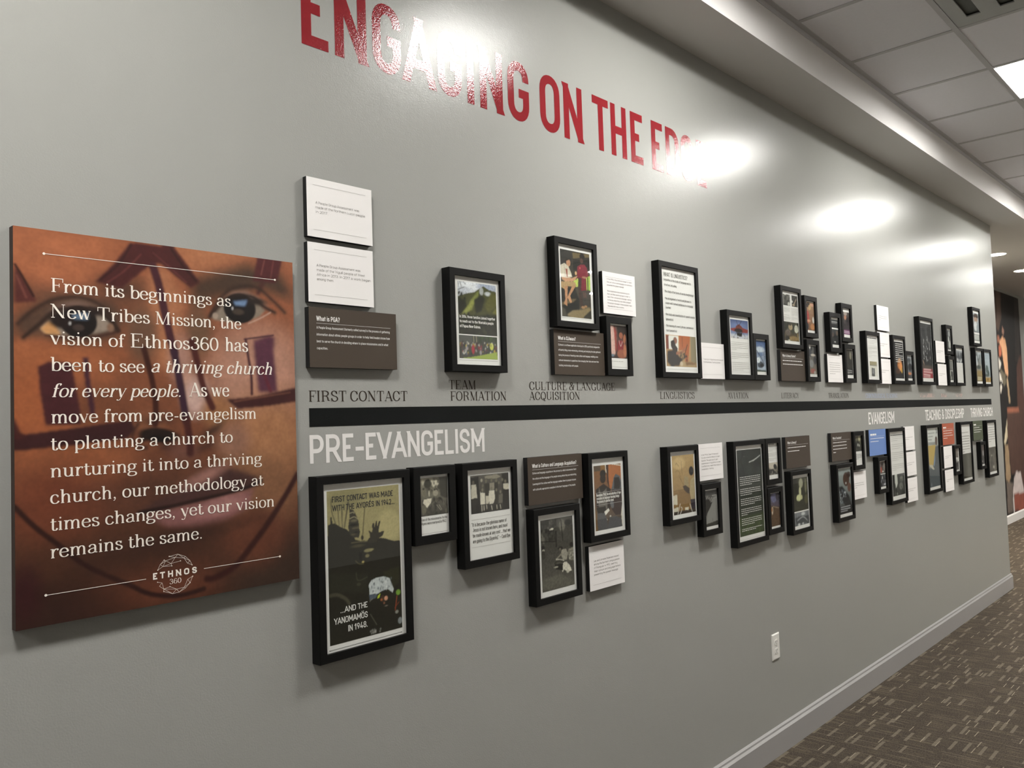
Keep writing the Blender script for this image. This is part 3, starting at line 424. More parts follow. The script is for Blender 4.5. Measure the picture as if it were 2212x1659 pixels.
# ------ print artwork and lettering data: positions in metres on the wall (z from eye level), art in per-mille of each print
ART = {
'face':["sign",0.5096,-0.3565,1.1119,0.3983,340,[["g","a8623f","3a2016"],["e","b86c46",86.3,129,71,174.3,116.6],["e","bd7850",83.7,629,10,138.1,66.9],["e","5f4030",52.8,153,180,137.0,32.5,8],["e","b4683f",64.8,126,332,157.7,80.7],["e","b06239",61.0,57,469,99.3,142.5],["e","a05c38",73.4,182,596,174.3,116.6],["e","7c4028",86.3,122,691,149.4,107.6],["e","c89076",96.0,844,352,197.3,175.3],["e","b47a52",96.0,880,565,155.4,175.3],["e","8d5f40",94.6,846,711,162.7,132.8],["e","5f3827",77.0,447,692,202.2,72.2],["e","47291c",85.2,410,862,250.4,74.4],["e","6e3b26",72.2,490,955,209.2,65.1],["e","3a2018",81.4,91,971,167.4,74.7],["e","3e2a1f",112.9,886,958,179.3,138.1],["e","3d1818",35.9,25,913,45.8,83.0],["e","6a3a26",65.8,813,845,127.9,113.2],["e","5a3a2a",52.1,338,138,93.0,48.2],["p","b97650",29.4,422,78,483,64,547,146,545,258,502,358,444,339,422,186],["p","4f3828",35.5,574,88,783,21,938,32,992,90,998,125,863,99,636,149,582,200],["p","5b4030",24.4,2,225,79,185,187,160,301,171,337,214,318,267,202,294,78,277,2,280],["e","73503a",28.4,397,256,53.0,93.0],["e","76543c",30.4,602,239,46.3,84.7],["l","d8a488",46.5,26.9,524,298,543,357,567,400],["e","d9b0a0",30.4,588,428,48.9,64.8],["e","c08c78",35.5,533,322,36.0,74.7],["e","8a5034",28.9,416,515,67.4,62.6],["e","a06442",19.3,421,504,53.0,43.3],["l","3a2016",10.2,11.2,379,503,359,533,378,563,406,568],["l","4a2a1e",24.1,24.1,473,567,548,589,648,565],["e","140a07",8.8,450,536,74.7,26.0,8],["e","5a3222",24.1,441,493,48.2,19.3],["l","24130c",21.8,9.5,392,545,430,523,489,533],["e","a87048",31.4,672,473,60.3,59.8],["p","2a1811",13.2,601,540,660,513,704,494,681,526,627,544],["e","a07058",43.2,735,560,62.1,61.8],["e","805040",29.4,538,581,44.8,28.9],["p","4e2f29",13.9,379,740,437,714,521,693,588,666,646,641,711,639,784,657,835,681,766,701,655,718,540,733,446,741],["e","a87466",18.5,619,658,79.7,19.9,-22],["e","4a2a24",16.2,766,685,67.7,23.2],["p","94605a",16.4,402,753,520,739,655,726,811,704,787,760,696,790,579,799,479,790],["e","b47c74",20.9,676,748,82.2,29.9,-12],["l","2a1310",13.9,5.6,379,743,495,734,581,725,677,715,777,702,841,685],["e","40241a",34.9,533,822,169.9,24.1,-6],["p","4e1f1d",7.6,359,4,515,0,550,34,611,94,574,114,513,81,466,53,444,56,415,71,329,133,244,122,307,65,340,28],["l","6d3630",4.9,3.9,396,34,339,85,284,120],["l","331312",7.1,4.1,504,7,549,54,595,91],["l","3a1615",6.7,3.9,364,10,321,68,262,114],["l","6a3430",4.5,4.0,440,25,503,63,558,98],["l","4a2028",30.4,6.9,439,64,458,114,476,183,494,252,510,302],["l","3a1c2c",28.9,7.0,510,302,527,377,541,448,550,495],["l","4a1c18",27.4,7.8,550,495,562,550,563,588],["p","561f20",6.8,843,0,954,-2,934,55,918,73,823,72,835,33],["l","824a42",4.0,3.4,875,5,859,52],["l","7a403a",4.1,3.5,914,4,901,57],["l","4f241f",17.2,11.5,864,78,845,109],["p","5d2a24",5.7,3,97,17,113,59,173,67,186,3,194],["l","30110e",7.3,3.3,5,97,24,123,57,173],["l","8a5042",4.1,4.1,9,124,36,178],["p","5f3040",7.8,819,257,889,237,914,243,909,286,921,415,838,416,827,331],["l","6a2430",13.3,6.7,856,343,890,411],["l","4e2a30",6.5,3.2,784,254,907,237],["l","4c2228",11.1,4.4,789,256,799,311,809,365,810,420],["p","431919",5.2,705,436,824,428,1004,399,1006,444,877,458,749,465],["l","7a4a36",4.3,4.3,738,443,976,415],["l","40190f",21.2,5.8,403,296,417,340,433,397,441,455,438,504],["l","4f1d17",25.7,7.2,575,269,595,328,615,396,650,460],["p","4b1f22",5.9,68,351,96,339,168,338,180,399,192,453,196,499,88,501,71,406],["p","4a222e",5.2,201,324,219,324,227,398,239,453,239,478,222,471,209,391],["p","3e1a1b",5.7,0,523,149,511,356,491,369,514,345,540,182,553,0,562],["p","4a1e1c",5.7,0,478,17,516,36,527,0,536],["l","321410",16.3,5.7,-2,697,54,751,121,802,195,859,264,896,348,936,413,967,510,985,606,979],["l","3c1612",23.6,8.3,1002,673,941,742,866,817,783,888,726,930,649,953,618,952],["l","382318",10.6,9.8,12,245,63,204,120,177,187,167,247,178,283,202,318,248],["p","7d5f50",11.0,91,213,141,185,191,174,243,186,274,206,204,195,136,210],["p","a08c7a",4.2,75,255,99,234,140,210,187,196,230,197,278,217,304,245,246,260,135,269,91,266],["p","dd9f62",5.9,75,255,101,234,119,240,135,267,95,268],["e","1a100e",3.5,191,231,58.1,52.9],["e","241511",9.5,140,230,39.4,27.8],["e","241511",10.6,238,204,38.9,13.4],["p","6f8296",2.6,169,214,221,207,221,224,178,226],["e","d8d0c8",2.2,164,237,3.5,5.4],["e","4a3a32",3.5,190,247,17.3,10.8],["l","2c1a12",11.6,8.3,27,279,75,242,111,212,149,199,204,194,247,196,291,224,316,250],["l","4a281c",5.9,5.9,90,271,186,276,273,263,313,252],["e","8f6a52",4.6,291,242,11.2,13.9],["l","382318",12.8,11.7,651,184,680,146,725,109,782,92,846,94,911,130,959,162],["p","a5806c",10.6,690,145,741,114,793,107,851,126,898,153,833,136,769,123,718,143],["p","948270",4.7,648,193,679,166,718,137,781,122,833,129,865,155,876,158,849,182,790,200,717,205,667,202],["e","19100e",3.8,767,161,66.6,57.4],["e","2a1c16",10.2,833,136,47.8,13.8],["p","7890b0",3.2,741,142,798,134,789,152,749,153],["e","e0d8d0",2.2,737,163,3.4,6.2],["e","4a3c30",4.3,760,172,22.6,11.3],["l","2a1911",13.6,9.4,646,193,674,167,713,135,769,120,827,124,862,147,915,165],["l","d0a690",4.4,3.3,802,205,849,188,897,166],["e","b8a08a",4.3,668,189,11.0,11.3],["n",5,150,0.1],["n",9,24,0.1],["n",3,70,0.07]]],
'fc':["first",1.1915,-0.5322,1.4175,-0.1582,150,[["g","a39a6c","9a9066"],["e","8f8860",132.7,255,51,247.7,123.9],["e","b5ab7a",102.9,837,285,180.5,185.8],["p","26241b",9.0,10,221,58,210,107,217,189,247,245,261,286,282,369,341,427,353,603,363,679,350,778,362,909,390,1004,394,1059,804,1035,1208,-69,1056],["p","2c2a20",3.7,43,171,61,169,65,214,38,219],["l","5d573f",12.4,3.7,56,54,59,130,107,217],["l","8d8564",7.7,3.2,90,133,114,211],["l","6a6347",14.1,3.8,142,129,154,234],["l","a49b76",5.8,2.6,162,151,161,231],["l","56503a",16.7,3.8,194,139,196,244],["l","99906c",6.4,2.6,208,147,192,244],["l","635c44",19.2,3.8,282,81,249,171,224,246],["l","3c382a",8.0,3.3,278,88,248,191],["p","38352a",6.4,294,131,350,141,392,187,412,217,421,249,423,274,434,293,413,330,341,325,286,293,273,249,291,194],["l","b3ab88",6.4,2.6,299,160,343,155,357,163],["l","b3ab88",6.6,2.7,298,196,356,187,398,201],["e","6a644c",19.9,354,212,45.1,13.8],["e","1d1b14",9.0,345,240,56.6,13.8],["e","5e5842",12.8,359,263,35.4,11.5],["e","5e5842",9.3,402,262,19.6,12.7],["e","201e16",6.4,379,292,35.4,8.1],["e","57513c",11.5,342,304,35.4,9.2],["l","5a5238",13.3,2.7,504,136,484,229,469,313],["e","2a271d",6.4,461,334,18.4,28.8],["p","302c20",4.0,548,294,562,295,595,308,608,287,598,265,614,246,632,249,630,282,643,264,656,236,675,234,672,277,693,246,709,236,722,239,694,294,697,315,743,311,773,312,749,341,679,358,648,381,543,380,529,361,568,338,565,317],["l","6b6548",9.0,6.4,311,358,412,359,529,364],["e","4c4833",19.9,396,384,84.9,16.1],["e","8d8660",6.6,541,426,60.2,19.6],["e","9c9468",5.5,585,423,30.1,9.9],["e","25231a",6.6,569,440,37.6,5.8],["e","7d7654",8.0,524,461,28.3,18.6],["e","bfae6c",4.0,463,497,15.6,11.1],["l","6d6748",5.1,3.2,362,482,404,504,470,510],["p","17160f",5.1,408,430,452,433,449,486,413,483],["p","2c2b20",37.2,2,536,517,585,511,709,-4,656],["l","4a4738",9.0,6.4,365,560,377,607,428,616,516,603],["e","454234",9.0,397,641,28.3,17.3],["l","4d493a",37.2,24.8,16,678,112,682,222,721,262,754],["p","31301f",13.7,743,589,977,573,971,684,811,741],["p","c9d0cf",5.1,536,656,573,631,648,620,739,619,830,641,859,681,888,721,871,746,803,713,711,718,657,731,598,725,538,726],["c",4,60,549,633,867,721,2.7,10.6,"5b6570 39424a 8d979c e4e8e6"],["p","57606c",9.6,534,725,657,731,626,757,543,763],["e","4a3526",9.6,723,771,30.1,37.2],["e","d8a284",5.5,773,773,25.6,24.8],["e","b0673c",5.5,708,777,15.0,12.4],["e","8a5a44",5.3,745,803,13.5,12.7],["e","9c8a80",3.3,774,825,19.6,4.6],["p","b9cc3a",2.7,648,763,656,746,695,731,687,749,671,764],["e","7aa53c",2.8,953,751,33.4,31.0,20],["l","a44a28",9.9,2.8,932,775,903,869],["l","8f3e22",7.1,2.8,961,819,896,853],["e","97978c",5.7,926,883,23.9,18.6],["e","8a8f90",9.6,969,948,30.1,37.2],["l","8c8a78",2.7,2.0,543,770,581,756],["l","6d6b5c",2.0,2.0,545,857,631,937],["c",8,14,533,961,696,989,1.3,4.0,"c8c8c0 8a8a80"],["n",2,90,0.14]]],
'fivemen':["five",1.4952,-0.2523,1.596,-0.1488,80,[["g","8f8a78","3a3830"],["p","c8c2ac",46.6,19,9,467,11,462,130,189,130,79,182],["e","cfc9b4",43.8,571,179,138.9,104.2],["c",1,60,187,61,1018,382,14.3,52.4,"35332b 4d4a3f 22211b 6c685a"],["e","3a382e",47.6,269,157,133.9,125.0],["p","3a382f",48.6,689,7,1028,10,1002,618,725,513],["e","77725f",14.0,112,382,80.4,109.1],["e","5f5b4c",14.0,315,379,91.1,99.2],["e","b9b39e",18.7,314,418,32.1,79.4],["e","a29c88",14.6,547,418,94.4,83.3],["e","3b382f",11.7,116,283,37.5,31.7],["e","3b382f",11.9,318,300,37.5,33.3],["e","3b382f",12.2,523,326,38.9,29.2],["c",2,70,4,574,994,972,19.4,63.2,"2a2822 3c3931 504c42 69655a"],["p","dcd6c2",11.9,119,560,404,546,373,662,231,788,88,656],["e","6d6858",19.0,122,817,80.4,125.0],["l","b0aa98",9.5,7.1,576,741,737,898],["l","b0aa98",9.7,7.3,659,729,765,880],["n",3,50,0.2]]],
'family':["itis",1.6828,-0.2651,1.844,-0.1554,100,[["g","55524a","2d2b26"],["p","8d8878",16.4,360,41,677,14,796,88,673,136,377,104],["p","1d1c18",13.1,15,45,206,26,233,1024,-13,986],["p","1e1d19",13.9,819,7,1024,18,991,1016,828,993],["p","c9c4b2",8.1,18,242,142,237,160,596,8,596],["p","2c2a25",7.9,8,596,150,595,119,967,34,964],["p","dad5c4",6.6,241,448,367,444,356,783,240,777],["p","dad5c4",6.6,455,435,614,434,616,677,572,793,473,799,458,656],["p","cfc9b6",6.7,379,545,460,576,454,787,376,776],["p","c8c3b0",6.9,850,298,994,294,999,460,856,443],["p","211f1b",6.8,856,453,999,460,960,992,849,954],["p","908a7a",8.4,491,237,610,231,614,414,485,438],["p","35332c",8.2,363,242,481,236,460,576,363,563],["p","35332c",8.4,620,232,710,222,702,485,612,474],["p","3b3831",8.4,632,477,712,487,702,791,622,789],["p","69655a",8.4,720,569,831,563,813,806,712,802],["p","4a473e",8.2,256,270,363,242,366,483,250,469],["e","5a5548",4.9,71,180,28.8,34.1],["e","a39d8a",4.9,283,143,26.9,30.0],["e","6d6858",5.0,398,176,27.8,32.7],["e","6d6858",4.9,543,162,26.9,32.7],["e","6d6858",5.0,668,186,27.8,32.7],["e","6d6858",5.1,829,183,28.7,30.0],["e","6d6858",5.2,908,233,28.7,31.4],["e","6d6858",4.9,309,286,25.0,27.3],["e","7d7766",4.9,300,396,26.9,32.7],["e","7d7766",5.0,532,383,27.8,32.7],["e","7d7766",5.1,663,439,23.8,28.5],["e","7d7766",5.1,768,504,23.8,28.5],["e","6d6858",5.1,736,254,25.8,28.5],["l","d8d2c0",14.5,3.2,272,810,273,951],["l","d8d2c0",14.8,3.3,326,819,328,939],["l","cfc9b6",13.1,3.3,394,809,401,910],["l","d8d2c0",14.8,3.3,521,846,537,950],["l","cfc9b6",13.4,3.3,660,846,667,948],["l","cfc9b6",13.4,3.3,751,849,767,953],["n",4,60,0.16]]],
'wan1':["team",1.656,0.256,1.8152,0.4092,90,[["g","c8ccd4","3a3c22"],["e","e8ecf0",102.1,254,73,310.5,84.9],["e","a6b0c4",84.2,761,58,245.1,70.4],["e","c9ced6",61.3,180,151,191.1,50.9],["p","4a4d28",20.1,0,291,248,215,415,182,563,96,663,41,809,100,1008,126,993,1004,-30,1059],["p","7f8642",32.2,161,610,313,351,538,135,505,335,356,454,207,624],["p","8f9448",28.2,91,615,237,464,411,289,353,525],["e","a9adac",29.0,610,145,53.9,76.4],["e","c5cacb",29.9,780,184,88.0,38.7],["p","23251a",32.7,409,325,607,218,702,281,593,542,446,589],["p","5c5c2a",37.9,695,426,856,158,1019,180,1008,400,788,564],["p","7d7c3c",25.6,888,556,1007,438,1000,584],["p","1e2013",28.2,-3,378,173,328,214,466,68,617,-14,641],["c",3,26,7,210,222,368,6.0,24.1,"14160e 20241a 303420"],["l","111308",7.9,4.0,12,10,19,115],["l","111308",10.1,4.0,58,2,100,106],["l","111308",10.1,4.0,5,168,171,100],["l","111308",8.2,4.1,140,-3,196,44],["p","20231a",79.2,-14,658,1012,583,993,1004,-30,1059],["c",6,60,-10,586,1000,996,12.4,45.6,"23261a 2d3120 1a1c14 363a26"],["n",3,70,0.3]]],
'wan2':["team",1.6554,0.1852,1.814,0.2525,90,[["g","3a3f38","45443c"],["p","4c4f4a",19.9,9,7,336,7,331,321,3,357],["l","b0a888",10.2,6.1,372,15,379,275],["l","b0a888",10.4,6.2,444,6,451,267],["c",2,25,502,-12,1010,276,16.9,42.3,"2d3c22 3f5230 223018"],["c",3,110,32,364,976,829,10.2,30.7,"1e1c20 8a3038 d4cec4 38485c c8b048 5a3a30 20202a a8a0a0 304838"],["e","a82c3c",10.2,354,600,38.3,85.1],["e","c9d058",10.6,845,429,50.5,68.1],["c",7,40,60,282,968,404,8.2,16.4,"4a3426 d0ccc0 2a2020"],["p","98ac48",12.3,319,932,611,820,987,664,1004,1015,14,1007]]],
'porch':["culture",2.1292,0.3396,2.2884,0.5645,110,[["g","2f2d28","55503f"],["p","33322e",12.9,13,8,375,4,390,217,10,234],["p","6f6142",16.2,414,22,1007,5,1003,50,694,76,431,113],["p","22211e",13.2,427,149,1010,79,1012,240,416,287],["l","4a463c",16.2,5.4,399,16,392,289],["p","b9cf62",7.9,422,415,585,396,566,527,492,539,417,473],["p","aac65a",8.1,867,368,1013,328,1001,563,867,565],["l","1f1d18",33.2,5.5,917,372,908,569],["p","1f201e",25.8,-3,586,458,556,606,726,591,906,10,1007],["p","3d3a34",26.4,621,545,1017,570,996,812,695,829],["p","6a5c42",17.6,12,796,380,725,509,717,375,775,8,839],["p","8a7a58",20.6,170,964,365,897,659,874,928,823,992,856,749,970,697,1002,215,996],["p","4d4b40",18.0,-1,853,113,896,151,1000,-13,1001],["p","37352c",13.2,749,970,991,871,983,999,747,992],["e","2a211b",7.7,228,159,70.7,40.2],["p","b98a68",6.4,195,169,301,139,338,171,326,222,275,248,212,253],["p","cfc8b4",6.3,2,242,137,202,260,242,348,335,383,397,150,428,-5,418],["p","96503c",6.4,162,285,226,280,231,408,199,410],["l","a39a86",12.9,5.2,120,225,152,406],["p","c89a78",6.3,26,423,374,411,538,370,636,367,468,440,402,459,147,478,39,457],["e","d8b080",6.6,509,329,32.7,40.2],["l","1d1a17",18.9,4.1,502,424,570,375],["p","b5986c",7.7,-10,489,226,472,466,462,525,522,395,538,220,543,106,593,-2,572],["p","b98a66",6.4,109,558,220,536,189,729,179,843,73,814,125,740],["p","bd8e68",6.4,363,534,493,518,390,603,288,681,343,777,295,791,190,715],["e","1c1815",7.9,745,57,89.8,65.3],["e","5c4238",8.3,722,124,54.3,53.4],["p","7c2030",8.1,567,225,684,182,817,175,897,220,944,340,849,384,551,406],["p","7a1e2e",7.9,699,395,849,384,867,565,667,585],["p","40302a",10.8,585,389,684,389,667,578,730,812,630,832,579,655],["e","a27860",6.9,800,373,84.8,23.5],["e","a5805c",7.9,720,835,65.3,30.2],["e","a5805c",7.9,812,815,49.0,24.1],["p","5a443c",10.6,715,596,847,602,856,682,741,682],["e","c0585a",5.4,655,239,23.7,24.1],["n",6,70,0.18]]],
'girl':["phone",2.3993,0.2101,2.5009,0.3271,60,[["g","6a4a42","3a2a26"],["p","d8b4a8",41.7,3,4,187,12,357,397,254,878,0,920],["p","9a4038",42.1,187,12,373,191,365,738,259,809,234,265],["p","1f1816",42.9,387,19,1014,3,1005,368,492,391],["e","2a1c18",32.5,643,195,176.6,88.8],["e","a06048",26.8,648,297,122.2,110.2],["e","b07050",27.3,866,391,82.7,161.4,10],["p","8a2832",32.2,453,461,759,448,803,757,393,805],["l","d8c8c0",21.3,10.6,521,458,609,626,721,484],["e","9c5c44",43.3,658,865,285.2,161.4],["e","b87858",32.8,871,755,96.5,242.1],["e","6f8494",42.5,86,917,107.1,47.2],["n",2,40,0.2]]],
'desk':["linguistics",2.7536,0.1898,2.9776,0.3127,100,[["g","c8a070","a88a60"],["p","e8e8e0",14.1,96,26,413,11,392,484,78,447],["p","7a3a26",13.9,6,14,96,14,87,446,5,467],["p","b0643a",14.5,429,9,813,-6,759,458,710,831,614,836,600,438,424,481],["p","8d8468",25.0,813,-6,1003,-5,996,878,808,826],["l","5a2c20",12.2,7.3,538,45,534,351],["e","8a5c48",12.1,304,172,62.5,61.1],["p","2c2420",14.2,158,200,268,146,307,308,380,424,342,578,277,643,222,496,166,380],["p","25201e",18.6,39,509,285,461,430,694,554,747,386,985,139,996,24,868],["l","a06a50",48.2,9.6,342,578,500,538,616,422],["c",2,24,430,564,685,809,9.8,24.6,"2a2824 4a463c 1c1a18"],["l","3a342c",19.5,7.3,573,686,703,277],["p","b09870",14.5,487,843,1004,847,997,997,418,993],["e","c8b89a",19.3,484,904,50.0,40.7],["p","7a5a38",19.3,614,836,970,849,968,912,641,943]]],
'redplane':["aviation",3.2728,0.3256,3.4335,0.4072,70,[["g","4c5c88","8a9cc0"],["e","7488b4",120.4,459,317,433.1,78.4],["p","c8ccd4",46.7,2,775,1012,771,999,1044,-10,1029],["p","8f3a34",15.6,-1,499,401,401,464,214,518,208,591,379,999,487,961,673,497,646,46,619],["e","7a3c30",20.1,481,417,184.1,78.4],["e","241c1c",20.1,447,575,238.2,57.5],["l","2a2428",19.9,8.0,339,25,459,317,665,-17],["p","1c1a18",16.1,334,689,658,679,621,889,352,866],["l","2a2424",15.9,8.0,220,853,363,635],["l","2a2424",16.3,8.2,813,869,712,700],["c",3,34,-2,954,974,1109,8.0,32.1,"3a3028 8a8070 c8c0b0"]]],
'skyplane':["avsmall",3.5076,0.185,3.6096,0.3257,60,[["g","3c5a8c","b8c4d0"],["e","c8d4e0",94.7,399,286,460.6,129.3],["e","6c84a8",81.1,561,436,372.4,84.3],["l","2a3038",39.7,13.2,73,326,457,531,798,740],["e","48505c",54.1,421,778,331.6,146.6],["e","2c3034",34.1,559,791,223.4,69.0],["p","384838",40.0,-57,939,954,954,948,1000,-21,1006],["e","e0e8ec",53.7,214,629,184.2,126.4],["n",2,14,0.2]]],
'lita':["literacy",3.806,0.5107,3.8819,0.5648,50,[["g","54524a","2c2b28"],["c",3,50,3,21,1000,939,33.0,115.4,"1c1c1a 4a4a44 74746c 2c2c28"],["e","e0e0d8",32.7,324,34,158.7,30.1],["e","c8c8c0",50.2,808,830,162.4,113.1]]],
'litb':["literacy",3.9016,0.5104,3.9656,0.5649,50,[["g","2c2b28","3a3832"],["c",4,30,63,49,988,990,39.9,119.8,"1c1c1a 4a4a44 2c2c28"],["l","b8a890",81.1,30.4,779,312,388,774],["e","d8d8d0",39.9,63,557,138.8,85.2],["e","a89880",40.2,311,851,224.6,73.0]]],
'litc':["literacy",3.8018,0.3402,3.9665,0.432,80,[["g","3f4038","5a4c30"],["c",5,50,16,2,1006,545,30.6,91.8,"2c3028 3c4034 1e1e1a 50503c"],["e","a89878",22.8,438,260,137.4,92.3],["e","6a6058",30.1,261,567,177.6,92.3],["e","c8c8b8",23.3,835,342,140.5,118.4],["e","2a2420",23.0,419,138,74.8,32.3],["e","8a7448",30.9,614,864,320.7,71.1],["e","2a2824",30.1,191,861,156.7,69.2],["l","c8b070",23.3,11.7,901,587,959,960],["e","d8d8c8",15.2,315,973,74.0,18.5],["n",2,30,0.25]]],
'litup':["lit_up",4.0738,0.4058,4.1752,0.549,50,[["g","a8896c","7a5238"],["e","1f1a18",39.9,273,112,224.9,134.1],["e","c8a878",53.6,448,185,189.3,134.1,-20],["e","a83c38",39.9,157,533,187.4,315.6],["e","c89878",39.9,274,665,224.9,63.1],["e","d8d4cc",40.8,845,625,114.8,161.7],["e","2c3038",52.9,54,868,168.6,169.2],["e","b88050",54.0,709,868,267.9,157.8],["e","d8a890",40.8,747,85,248.7,80.9]]],
'litlow':["lit_low",4.0779,0.1836,4.176,0.3278,50,[["g","585c5c","7c7468"],["p","d8d8d4",34.2,15,-10,332,-9,306,140,161,144],["p","1c1c20",34.7,668,20,992,25,989,316,666,309],["e","1a1a1c",41.6,360,111,137.1,97.9],["e","3a3c44",41.3,191,253,174.4,204.0],["e","c8c0b4",41.3,535,326,290.7,57.1],["e","38383e",55.9,777,514,197.9,204.0],["e","8a8c8c",54.7,317,632,251.9,198.9],["e","9a5a50",55.1,466,890,332.9,119.3],["e","a8a49c",41.9,701,942,138.5,89.8]]],
'trmid1':["tr_mid",4.3821,0.4371,4.4814,0.481,50,[["g","2c2e30","1e2022"],["l","d8d8d8",29.6,7.4,70,266,888,280],["l","a8a8a8",22.2,7.4,61,430,824,462]]],
'trmid2':["tr_mid",4.3814,0.3468,4.485,0.4287,50,[["g","34383a","202224"],["e","5a4c44",57.2,209,369,163.8,121.7],["e","6a5c50",57.6,785,227,165.3,121.7],["e","16181a",71.5,490,606,307.1,202.8],["e","b8b8b4",28.6,448,822,122.8,32.4]]],
'trup':["tr_up",4.551,0.4098,4.6439,0.5326,50,[["g","4a4440","302832"],["e","a89c94",50.0,384,68,265.1,111.0],["e","b08068",50.0,352,244,192.8,138.8],["e","28242a",84.5,685,403,267.5,236.7],["e","2a2428",82.8,164,638,191.1,185.0],["p","7c4c70",41.4,21,784,1015,793,1027,1004,-6,1001],["l","d8c8d8",33.1,8.3,68,851,904,868],["l","d8c8d8",33.1,8.3,55,922,955,926]]],
'trlow':["tr_low",4.5586,0.188,4.6557,0.3277,50,[["g","4c4a44","1c1c1a"],["e","38342e",64.7,383,188,279.3,271.9],["e","8c8878",64.3,720,242,139.6,221.4],["e","2a2a28",64.3,556,492,302.6,177.1],["p","24262a",31.7,28,731,973,737,976,1025,4,975],["l","c8c8c4",31.7,7.9,70,806,838,831],["l","c8c8c4",31.7,7.9,56,883,824,903],["l","b8b8b4",23.8,7.9,45,935,468,947]]],
'bookpage':["cs",4.9072,0.1866,5.0226,0.2725,50,[["g","d8d6c8","e0e0d6"],["p","a8a080",18.8,7,-8,984,8,978,237,9,234],["l","2a2824",25.1,6.3,6,261,973,282],["p","5a5c5c",18.8,235,443,672,452,640,997,204,984],["p","8a8c8c",19.0,320,508,571,523,536,841,317,801]]],
'candlep':["candle",5.335,0.1808,5.4916,0.4074,70,[["g","1f2024","1c1d20"],["e","b07040",84.8,539,638,269.3,241.5],["e","e09858",63.6,649,673,174.3,161.0],["e","c8a040",42.4,742,782,79.2,107.3],["e","4a3020",83.3,305,807,233.8,104.8],["e","c08a50",52.7,530,510,158.4,78.6]]],
'villagep':["candle_s",5.5659,0.1839,5.6603,0.3289,40,[["g","a8acb0","3c3e40"],["e","4c5458",73.3,446,215,357.9,182.1],["e","2c3034",73.7,577,508,416.1,273.2],["e","c88860",73.7,506,789,332.9,91.1],["e","3c3434",72.8,204,896,273.2,91.1]]],
'redp':["red",5.8581,0.1911,6.0826,0.5561,90,[["g","34363a","26282a"],["c",5,40,8,-1,1001,360,42.1,126.3,"3c3e40 2c2e30 484a4c"],["l","d8d8d8",24.8,8.3,248,292,275,352],["l","d8d8d8",25.4,8.5,594,232,658,342],["l","c8c8c8",20.8,8.3,257,414,233,610],["l","d8d8d8",25.5,8.5,756,339,780,475],["l","e0e0e0",29.3,8.4,423,606,462,692],["c",2,20,142,283,845,680,12.6,29.5,"e0e0e0 a8a8a8"],["l","c8a890",33.0,16.5,118,685,191,757],["p","5a5048",24.6,35,760,952,776,951,826,35,827],["p","a03c44",16.5,45,832,949,832,984,1003,11,996],["l","d8b0b0",49.4,8.2,135,843,802,846],["l","d8b0b0",49.2,8.2,123,886,918,895],["l","d8b0b0",49.4,8.2,109,935,708,947],["l","c89a9a",41.0,8.2,97,977,699,978]]],
'dup':["d_up",6.4534,0.4036,6.538,0.5422,40,[["g","3c4044","2a2c2e"],["e","b0b4b4",101.2,691,177,234.0,231.7],["e","d0d4d0",75.5,505,461,193.9,231.7],["e","1c1c1e",100.2,140,403,231.2,231.7],["e","c8ccc8",75.9,709,733,234.0,347.5],["e","6a6c6a",100.7,202,816,271.4,231.7]]],
'dlow':["d_low",6.4514,0.1848,6.5574,0.3226,40,[["g","5a5c58","4a4c4a"],["p","7c7e78",49.7,33,-5,1065,5,1004,429,-14,429],["l","d0d0cc",49.5,9.9,-31,498,1014,516],["p","303430",49.5,2,550,1005,551,940,989,-33,992],["e","b8bcb0",60.0,359,648,184.4,184.8,20],["e","8a8c84",80.3,530,889,217.8,135.8]]],
'dtextp':["d_text",6.6528,0.3154,6.8184,0.4072,50,[["g","c8ccd0","50545a"],["c",3,26,-33,231,964,827,54.1,135.2,"4c5258 6c7278 3c4044 8a9094"],["c",4,10,86,716,874,987,33.7,60.6,"d8dcdc"]]],
'etop':["e_top",7.1712,0.5667,7.3396,0.7195,50,[["g","b8c0c4","70787c"],["e","4a3c34",59.4,477,164,442.1,128.2],["e","a88c78",44.5,443,339,350.8,107.0],["e","d8dcdc",59.1,375,688,302.5,220.2],["e","8a9498",59.8,765,766,236.3,188.8]]],
'etopb':["e_top",7.1696,0.501,7.336,0.5535,40,[["g","8c908c","7c807c"],["l","d8dcd8",36.9,7.4,42,219,907,206],["l","d8dcd8",36.9,7.4,29,421,893,411],["l","d8dcd8",36.9,7.4,38,617,902,611],["l","c8ccc8",36.9,7.4,25,819,891,785]]],
'elp':["e_l",7.187,0.185,7.3624,0.4124,50,[["g","b0b8bc","8a7a58"],["c",2,26,-33,5,956,378,57.0,142.5,"5a6464 8a9498 c8d0d4 70787c"],["e","4a5450",71.3,432,516,404.3,90.6],["p","9a8658",42.2,11,639,962,634,1004,809,17,810],["p","847448",35.1,17,810,1023,820,1029,1000,-3,1000],["l","d8d0b0",35.1,7.0,115,855,875,862],["l","d8d0b0",35.2,7.0,102,901,861,908],["l","d8d0b0",35.1,7.0,89,947,758,951]]],
'erp':["e_r",7.4368,0.1812,7.6115,0.42,50,[["g","b8c4cc","a0acb0"],["l","8a98a4",22.3,7.4,139,98,813,99],["l","8a98a4",22.3,7.4,122,155,795,156],["l","8a98a4",22.2,7.4,104,211,777,214],["e","5a6a68",74.7,371,567,260.6,185.4],["e","3c4c48",60.4,627,698,168.2,123.6],["e","52625c",74.7,309,771,402.7,68.0],["p","b89858",37.1,-7,842,1003,842,978,1002,-19,998],["e","8a6c38",45.0,441,915,166.6,74.2]]],
